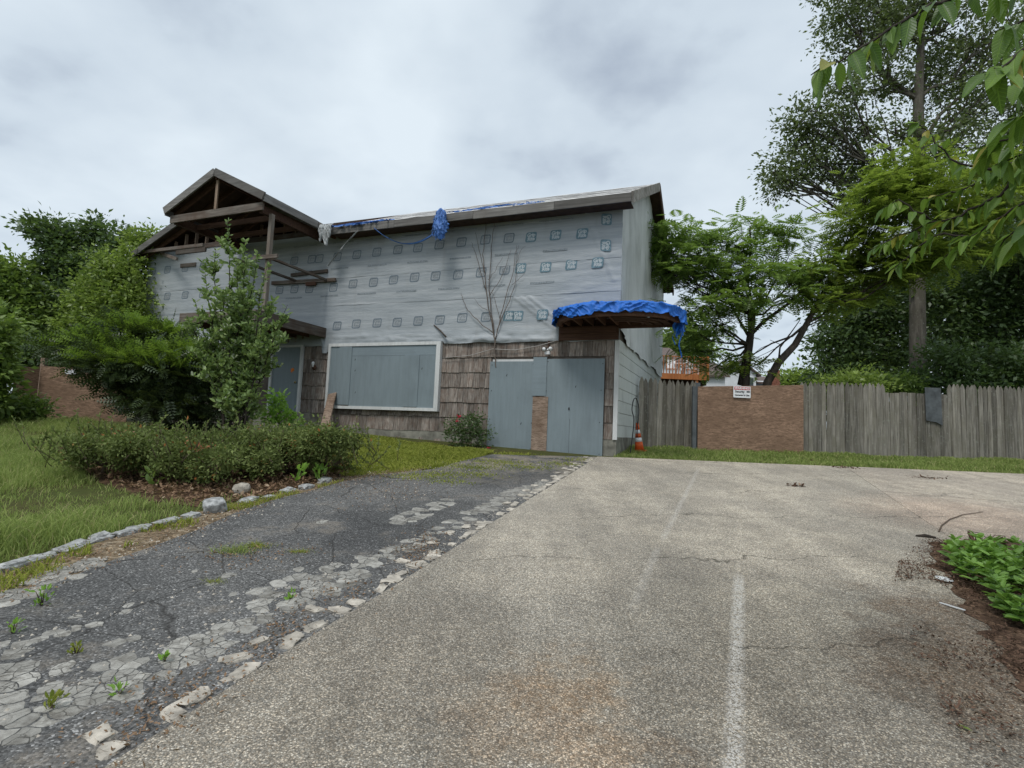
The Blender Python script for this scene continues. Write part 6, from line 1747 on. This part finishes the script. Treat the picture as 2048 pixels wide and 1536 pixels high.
LAWN = [(-22, 15.5), (-12.5, 15.8), g2(300, 862), g2(560, 866), g2(640, 880), g2(600, 972), g2(430, 1012), g2(330, 1038), g2(200, 1074), g2(100, 1103), g2(0, 1133), (-5.2, 2.5), (-8, 2.0), (-22, 9)]
p = scatter(LAWN, 560000, rng, [BED]); tf = patchy(p); k = rng.random(len(p)) < .55 + .6 * tf; p, tf = p[k], tf[k]
near = np.clip(1.5 - (p[:, 1] - 4) / 14, .75, 1.5)
tf2 = patchy(p, 3.1, 12.0); v, f = blades(p, .11, .0075, rng, .6, np.clip(1 + 1.0 * tf + 1.1 * tf2, .35, 2.2)); print('lawn', len(p))
tag(link('lawn_grass', fast_mesh('lawn_grass', v, f), LM['grass']), 'unmown grass on the slope left of the planting bed', 'grass', kind='stuff')
STRIP = [(2.3, 12.5), (2.9, 14.6), (3.5, 14.95), (7.7, 14.95), (17, 15.65), (17, 12.5), (9, 12.42)]
p = scatter(STRIP, 90000, rng); tf = patchy(p, 1.4, 7); k = rng.random(len(p)) < .7 + .5 * tf; p, tf = p[k], tf[k]
v, f = blades(p, .08, .014, rng, .5, 1 + .8 * tf)
tag(link('verge_grass', fast_mesh('verge_grass', v, f), LM['grass']), 'strip of short grass along the foot of the fence', 'grass', kind='stuff')
FRONT = [g2(690, 866), g2(985, 903), g2(960, 914), g2(890, 932), g2(790, 944), g2(700, 952), g2(640, 940), g2(640, 880)]
p = scatter(FRONT, 70000, rng); tf = patchy(p, 1.2, 3); k = rng.random(len(p)) < .8 + .5 * tf; p, tf = p[k], tf[k]
v, f = blades(p, .06, .018, rng, .9, 1 + .6 * tf)
tag(link('clover_lawn', fast_mesh('clover_lawn', v, f), LM['clover']), 'low yellow-green clover lawn between shrubs and garage', 'grass', kind='stuff')
# patches creeping over the asphalt near the garage
pp = []
for a, b, r, n in ((1000, 925, .35, 900), (1060, 935, .3, 600), (1120, 928, .3, 500), (940, 935, .4, 1200), (880, 950, .35, 900), (1160, 920, .25, 300), (1030, 908, .25, 400), (900, 965, .2, 300), (1180, 905, .2, 250), (830, 955, .3, 500), (960, 950, .25, 300)):
    c = gnd(a, b); pp.append(c[:2] + rng.normal(size=(n, 2)) * r * np.array([.9, .55]))
pp = np.concatenate(pp); v, f = blades(pp, .045, .016, rng, .8)
tag(link('moss_patch', fast_mesh('moss_patch', v, f), LM['clover']), 'clover creeping over the broken asphalt before the garage', 'grass', kind='stuff')
def flat_leaves(name, label, p, size, mat, lift, rng, up=.7):
    c = np.column_stack([p, G(p[:, 0], p[:, 1]) + lift + rng.random(len(p)) * .03])
    tag(link(name, leaves_mesh(name, c, size, LEAF, rng, up, None, -.05), mat), label, 'leaves', kind='stuff')
p = scatter([g2(700, 950), g2(560, 985), g2(440, 1008), g2(330, 1000), g2(130, 930), g2(150, 890), g2(400, 900), g2(690, 910)], 16000, rng)
flat_leaves('leaf_litter', 'dead brown leaves under the low evergreens', p, .055, LM['litter'], 0.0, rng)
VERGE = [g2(870, 932), g2(668, 955), g2(520, 993), g2(330, 1040), g2(0, 1135), g2(0, 1225), g2(200, 1145), g2(390, 1075), g2(560, 1003), g2(760, 962)]
p = np.concatenate([scatter(VERGE, 9000, rng), np.array(g2(790, 985)) + rng.normal(size=(500, 2)) * np.array([.35, .5]), np.array(g2(500, 1112)) + rng.normal(size=(420, 2)) * np.array([.28, .2]),
                    np.array(g2(840, 1100)) + rng.normal(size=(500, 2)) * np.array([.12, .3]), np.array(g2(560, 1270)) + rng.normal(size=(300, 2)) * np.array([.1, .22]), np.array(g2(330, 1430)) + rng.normal(size=(500, 2)) * np.array([.14, .25]), np.array(g2(700, 1190)) + rng.normal(size=(160, 2)) * .15])
flat_leaves('verge_litter', 'dry leaf crumbs on the dirt beside the kerb stones', p, .022, LM['litter'], 0.004, rng)
p = scatter([g2(690, 962), g2(560, 998), g2(390, 1050), g2(200, 1110), g2(0, 1190), g2(0, 1150), g2(200, 1082), g2(430, 1020), g2(600, 978)], 13000, rng); tf = patchy(p, 2.2, 4); p = p[tf > -.02]
v, f = blades(p, .07, .012, rng, .7)
tag(link('verge_weeds', fast_mesh('verge_weeds', v, f), LM['clover']), 'weedy tufts between kerb stones and asphalt', 'grass', kind='stuff')
WIDE = [g2(1840, 1085), g2(1800, 1120), g2(1790, 1170), g2(1815, 1260), g2(1830, 1340), g2(1880, 1430), g2(1950, 1530), g2(2048, 1620), (3.8, 1.5), (4.4, 4.5), g2(2000, 1090)]
p = scatter(WIDE, 95000, rng); tf = patchy(p, 2.1, 5.5); dd = np.array([min(1.0, max(0.0, (q[0] - (1.0 + .55 * q[1])) / .9)) for q in p])
p = p[rng.random(len(p)) < np.clip(.13 + .5 * dd + .9 * tf, 0, .85)]
d_ = np.concatenate([scatter(MUL, 9000, rng), p])
flat_leaves('mulch_debris', 'dark mulch and needle debris spilling onto the concrete', d_, .022, LM['mulch'], .026, rng, .8)
# ground cover at lower right
COV = [g2(1890, 1128), g2(1930, 1118), g2(2048, 1125), (7.4, 5.4), (7.6, 3.8), (4.4, 3.3), g2(2048, 1275), g2(1990, 1225), g2(1930, 1175), g2(1892, 1148)]
p = scatter(COV, 900, rng)
hgt = .10 + .13 * rng.random(len(p)); cc, od = [], []
for (x, y_), h_ in zip(p, hgt):
    for w_ in range(3):
        for a in np.arange(6) * 1.047 + rng.random() * 6:
            cc.append((x, y_, float(G(x, y_)) + h_ * (.4 + .3 * w_) + .02)); od.append((math.cos(a), math.sin(a), .25 + .2 * w_))
od = np.array(od); tag(link('ground_cover', leaves_mesh('ground_cover', np.array(cc), .075, OVAL, rng, .75, od * 2, 0), LM['cover']), 'glossy green ground cover at the lower right edge', 'ground cover', kind='stuff')

# individual weeds in the asphalt
def weed(px, py, s, label, mat='bright', n=26, tpl=OVAL, size=.03):
    c = gnd(px, py); o = empty('weed', tuple(c)); tag(o, label, 'weed')
    q = rng.normal(size=(n, 3)) * np.array([.22, .22, .0]) * s; q[:, 2] = rng.random(n) * s
    od = q.copy(); od[:, 2] = .5 * s; od /= np.linalg.norm(od, axis=1, keepdims=True)
    mb = MB()
    for k in range(5): mb.tube([(0, 0, -.01), tuple(q[k] * .6), tuple(q[k])], [.004, .003, .002], 4)
    mb.build('stem', TWIG, o, True)
    link('leaves', leaves_mesh('leaves', q, size, tpl, rng, .5, od, 0), LM[mat], o)
weed(85, 1212, .11, 'upright green weed in the asphalt near the left picture edge', 'bright', 40)
weed(26, 1268, .07, 'small weed with dry foot at the left edge of the asphalt', 'bright', 22)
weed(152, 1308, .05, 'yellow-green weed beside scattered chips on the asphalt', 'clover', 22)
weed(236, 1390, .06, 'weed sprouting at the edge of the large cracked patch', 'bright', 20)
weed(328, 1325, .05, 'little weed growing from a crack in the pale patch', 'bright', 14)
weed(100, 1420, .06, 'weed clump on the lower left corner of the cracked patch', 'clover', 30)
weed(580, 1200, .05, 'sprout between two pale stones halfway up the strip', 'bright', 14)
for a, b, s, lab in ((470, 1105, .11, 'dry grass tuft in the middle of the asphalt'), (512, 1094, .08, 'green grass tuft behind the dry tuft on the asphalt'), (600, 1105, .06, 'small grass tuft right of the dry tuft on the asphalt'), (430, 1165, .05, 'flattened grass tuft below the dry tuft on the asphalt')):
    c = gnd(a, b); p = np.array(c[:2]) + rng.normal(size=(260, 2)) * s * np.array([.8, .45]); v, f = blades(p, s * .7, .006, rng, .8)
    v = v - c; o = link('grass_tuft', fast_mesh('grass_tuft', v, f), LM['grass' if 'dry' in lab[:4] else 'clover']); o.location = c; tag(o, lab, 'grass tuft')
for a, b, s, lab in ((595, 968, .22, 'broad-leaved weed at the bed edge behind a kerb stone'), (640, 962, .22, 'broad-leaved weed beside the right end of the kerb row'), (305, 972, .2, 'broad-leaved weed in the leaf litter left of the centre'), (500, 962, .16, 'small broad-leaved weed behind the tan boulder'), (130, 940, .18, 'pale broad-leaved weed at the left end of the bed')):
    weed(a, b, s, lab, 'bright' if a > 550 else 'mid', 20, OVAL, .10)

# small litter
c = gnd(1888, 1168); mb = MB(); mb.lathe([(.001, .004), (.045, .004), (.062, .012), (.066, .016), (.06, .012), (.001, .009)], 20); o = mb.build('discarded_lid', M['plastic_white'], None, True); o.location = c + np.array([0, 0, .03]); o.rotation_euler = (.12, .05, 0); tag(o, 'white plastic lid lying on the mulch edge', 'litter')
c = gnd(1903, 1222); mb = MB(); mb.bar((-.02, .09, .035), (.03, -.09, .035), .014, .006); o = mb.build('white_splinter', M['plastic_white']); o.location = c; tag(o, 'thin white splinter on the mulch below the lid', 'litter')
pts = [gnd(a, b) + np.array([0, 0, .03]) for a, b in ((1878, 1068), (1884, 1055), (1900, 1043), (1925, 1034), (1966, 1028))]; mb = MB(); mb.tube(pts, [.008, .008, .007, .006, .004], 6); tag(mb.build('curved_twig', TWIG, None, True), 'long curved twig on the pale concrete at right', 'twig')
pts = [gnd(a, b) + np.array([0, 0, .03]) for a, b in ((1832, 1077), (1850, 1078), (1872, 1081))]; mb = MB(); mb.tube(pts, [.01, .03, .012], 6); tag(mb.build('bark_scrap', BARK_D, None, True), 'dark bark scrap beside the mulch tip', 'bark')
for a, b, s, lab in ((1850, 958, .2, 'clump of dark debris on the far right slab'), (1690, 938, .16, 'debris at the top of the slab joint'), (1590, 975, .08, 'small dark twig scrap on the upper concrete')):
    c = gnd(a, b); p = rng.normal(size=(60, 3)) * np.array([s, s * .4, .008]); p[:, 2] = abs(p[:, 2]) + .03
    o = link('debris', leaves_mesh('debris', p, .06, LEAF, rng, .7), LM['mulch']); o.location = c; tag(o, lab, 'debris')
c = gnd(1945, 1475); o = link('fallen_leaf', leaves_mesh('fallen_leaf', np.zeros((1, 3)), .05, OVAL, rng, .9), LM['maple']); o.location = c + np.array([0, 0, .03]); tag(o, 'single pale green leaf lying on the concrete at lower right', 'leaf')
c = gnd(1975, 1090); mb = MB(); q = []
dw = empty('dead_sprig', tuple(c)); tag(dw, 'purple-brown wilted sprig standing above the ground cover', 'sprig')
tp_ = [at(1985, 1098, 6.0), at(1978, 1080, 6.0), at(1960, 1066, 6.0), at(1935, 1062, 6.0)]; mb.tube([t - c for t in tp_], [.006, .005, .004, .003], 5)
tp2 = [at(1978, 1080, 6.0), at(1990, 1070, 6.0), at(2010, 1072, 6.0)]; mb.tube([t - c for t in tp2], [.005, .004, .003], 5); mb.build('stem', TWIG, dw, True)
q = np.concatenate([np.linspace(tp_[1], tp_[3], 14), np.linspace(tp2[0], tp2[2], 10)]) - c
link('leaves', leaves_mesh('leaves', q, .09, OVAL, rng, .3, np.tile([0, 0, -.9], (len(q), 1)), .3), LM['mulch'], dw)

# cherry tree at the right, mostly outside the picture ------------------------
ct = np.array([4.3, 2.7, float(G(4.3, 2.7))])
cherry = empty('cherry_tree', tuple(ct)); tag(cherry, 'cherry tree whose leafy branches reach in from the upper right', 'tree')
def cherry_leaf(curl, fold):
    nu, vs_, fs_ = 9, [], []
    for i in range(nu):
        t = i / (nu - 1); w = .21 * (math.sin(math.pi * t ** .8) ** .8) * (1 - .25 * t) + .002
        x = t; z = -curl * t * t
        sag = .012 * math.sin(t * 38)
        vs_ += [(x, -w, z + fold * w + sag), (x, -w * .5, z + fold * w * .35), (x, 0, z), (x, w * .5, z + fold * w * .35), (x, w, z + fold * w - sag)]
    for i in range(nu - 1):
        for k in range(4): fs_.append((i * 5 + k, i * 5 + k + 1, i * 5 + k + 6, i * 5 + k + 5))
    b = len(vs_); vs_ += [(-.16, -.008, .02), (0, -.008, 0), (0, .008, 0), (-.16, .008, .02)]; fs_.append((b, b + 1, b + 2, b + 3))
    me = bpy.data.meshes.new('leaf'); me.from_pydata(vs_, [], fs_); me.update(); me.polygons.foreach_set('use_smooth', np.ones(len(fs_), bool))
    return me
def cherry_mat(name, dark, light, odd):
    N = Nodes(name)
    co = N.n('ShaderNodeTexCoord').outputs['Object']
    s = N.n('ShaderNodeSeparateXYZ'); N.put(s.inputs[0], co)
    ay = N.math('ABSOLUTE', s.outputs[1])
    vein = N.math('FRACT', N.math('MULTIPLY', N.math('SUBTRACT', s.outputs[0], N.math('MULTIPLY', ay, .9)), 11.0))
    vm = N.math('MAXIMUM', N.ramp(N.math('ABSOLUTE', N.math('SUBTRACT', vein, .5)), [(0.0, 1.0), (0.14, 0.0)]), N.ramp(ay, [(0.006, 1.0), (0.016, 0.0)]))
    col = N.ramp(N.rnd_obj(), [(0, dark), (.88, light), (.96, odd), (1.0, odd)])
    col = N.mix(N.math('MULTIPLY', vm, .35), col, tuple(min(1, c * 1.7) for c in light))
    a = N.bsdf(col, .42, N.bump(vm, .35, -.03), 0, .45)
    tb = N.n('ShaderNodeBsdfTranslucent'); N.put(tb.inputs[0], N.mix(.6, col, (.14, .2, .01), 'ADD'))
    ms = N.n('ShaderNodeMixShader'); ms.inputs[0].default_value = .42
    N.t.links.new(a, ms.inputs[1]); N.t.links.new(tb.outputs[0], ms.inputs[2])
    return N.done(ms.outputs[0])
CM = cherry_mat('cherry_leaf', (0.045, 0.105, 0.02), (0.16, 0.27, 0.04), (0.34, 0.29, 0.05))
CLs = [cherry_leaf(c, f) for c, f in ((.10, .3), (.22, .45), (.32, .25), (.05, .5))]
for m_ in CLs: m_.materials.append(CM)
cb = MB()
cb.tube([(0, 0, -.1), (.02, -.02, .8), (0, .03, 1.6), (-.08, 0, 2.4), (-.05, .05, 3.2), (.05, .1, 4.0), (.1, .1, 4.7)], [.14, .12, .11, .09, .065, .035, .01], 9)
cr2 = random.Random(5)
nleaf = [0]
def cl_leaf(p, d, s):
    if nleaf[0] >= 298: return
    nleaf[0] += 1
    o = link('leaf', cr2.choice(CLs), None, cherry)
    d = Vector(d).normalized()
    up = Vector((cr2.uniform(-.5, .5), cr2.uniform(-.6, .2), 1)); b = up.cross(d).normalized(); n_ = d.cross(b)
    o.matrix_local = Matrix.Translation(Vector(p)) @ Matrix((d, b, n_)).transposed().to_4x4() @ Matrix.Scale(s, 4)
def cbranch(pts, r, nl, s, sub=()):
    q = [(at(a, b, y) if y is not None else np.array((a, b, 0))) - ct for a, b, y in pts]
    full = []
    for i in range(len(q) - 1):
        for k in range(4): full.append(q[i] + (q[i + 1] - q[i]) * k / 4 + np.array([cr2.uniform(-.008, .008) for _ in range(3)]))
    full.append(q[-1]); n_ = len(full)
    cb.tube(full, [r * (1 - .8 * i / (n_ - 1)) for i in range(n_)], 6)
    for k in range(nl):
        t = (k + cr2.random()) / nl; i = min(int(t * (n_ - 1)), n_ - 2)
        p = full[i]; d = full[i + 1] - full[i]; d = d / (np.linalg.norm(d) + 1e-9)
        side = np.array([cr2.uniform(-.9, .9), cr2.uniform(-.8, .8), cr2.uniform(-1.5, -.25)])
        cl_leaf(p, d * .55 + side, s * cr2.uniform(.75, 1.25))
start = np.array([-.12, 0, 2.7])
def from_trunk(px, py, y, r):
    e_ = at(px, py, y) - ct; cb.tube(curve_pts(start + np.array([0, 0, cr2.uniform(-.9, .5)]), e_, -.05, 6, .02, cr2), [r * 1.6, r * 1.5, r * 1.35, r * 1.2, r * 1.1, r], 6)
from_trunk(2080, -40, 2.5, .014); cbranch([(2080, -40, 2.5), (1950, -15, 2.45), (1860, 10, 2.4), (1780, 55, 2.35), (1700, 110, 2.3), (1622, 150, 2.25)], .012, 34, .15)
from_trunk(2120, 60, 2.0, .012); cbranch([(2120, 60, 2.0), (2060, 90, 1.95), (2010, 130, 1.9), (1970, 150, 1.9)], .009, 18, .135)
cbranch([(2120, 40, 2.1), (2050, 40, 2.05), (2000, 60, 2.0)], .008, 10, .13)
from_trunk(2120, 200, 2.2, .012); cbranch([(2120, 200, 2.2), (2060, 230, 2.15), (2010, 240, 2.1)], .009, 14, .14)
from_trunk(2130, 330, 2.6, .014); cbranch([(2130, 330, 2.6), (2060, 320, 2.7), (1990, 340, 2.8), (1920, 330, 2.9), (1860, 270, 3.0), (1825, 240, 3.0)], .010, 26, .10)
cbranch([(2060, 320, 2.7), (2000, 390, 2.8), (1920, 430, 2.9), (1850, 450, 3.0), (1780, 480, 3.1), (1735, 500, 3.1)], .009, 36, .09)
cbranch([(2130, 350, 2.6), (2060, 400, 2.6), (1990, 440, 2.7), (1930, 480, 2.8), (1880, 520, 2.9)], .009, 28, .09)
cbranch([(2130, 400, 2.5), (2070, 430, 2.5), (2020, 470, 2.6), (1970, 520, 2.7)], .008, 20, .095)
cbranch([(2100, 300, 2.5), (2040, 310, 2.4), (1990, 330, 2.4)], .008, 12, .13)
cbranch([(1860, 440, 3.0), (1800, 400, 3.05), (1760, 420, 3.1)], .006, 12, .085)
cbranch([(1940, 470, 2.8), (1870, 470, 2.9), (1810, 520, 3.0), (1780, 540, 3.0)], .006, 14, .085)
cbranch([(2130, 250, 2.3), (2060, 270, 2.35), (2000, 280, 2.4), (1950, 300, 2.5)], .008, 18, .13)
cbranch([(2130, 420, 2.2), (2070, 450, 2.25), (2030, 480, 2.3)], .008, 12, .13)
cbranch([(2130, 120, 2.2), (2070, 140, 2.2), (2030, 170, 2.2)], .008, 12, .13)
cbranch([(1990, 340, 2.8), (1930, 380, 2.9), (1880, 390, 3.0), (1840, 400, 3.0)], .006, 16, .085)
# the rest of the crown, outside the picture to the right
cc_ = rng.normal(size=(16000, 3)) * np.array([.85, .95, .75]) + np.array([.25, .35, 3.3])
for k in range(26):
    a_ = rng.random() * 6.28; e_ = np.array([.25 + 1.1 * math.cos(a_), .35 + 1.2 * math.sin(a_), 2.5 + 1.8 * rng.random()])
    w_ = e_ + ct - EYE
    if w_ @ _fw > .2 and 1024 + FPX * (w_ @ _rt) / (w_ @ _fw) < 2110 and 768 - FPX * (w_ @ _up) / (w_ @ _fw) > -60: continue
    cb.tube(curve_pts(np.array([0, .03, 1.9 + 1.8 * rng.random()]), e_, -.04, 5, .04, cr2), [.03, .024, .018, .012, .006], 5)
w_ = cc_ + ct - EYE; dp = w_ @ _fw
pxx, pyy = 1024 + FPX * (w_ @ _rt) / np.maximum(dp, .05), 768 - FPX * (w_ @ _up) / np.maximum(dp, .05)
cc_ = cc_[(dp > .6) & ((pxx > 2130) | (pyy < -90)) & (np.linalg.norm(w_, axis=1) > 1.2)]
link('crown', leaves_mesh('crown', cc_[:5200], .11, OVAL, rng, .45, None, .5), LM['mid'], cherry)
cb.build('branch', BARK_D, cherry, True)
print('cherry leaves', nleaf[0])
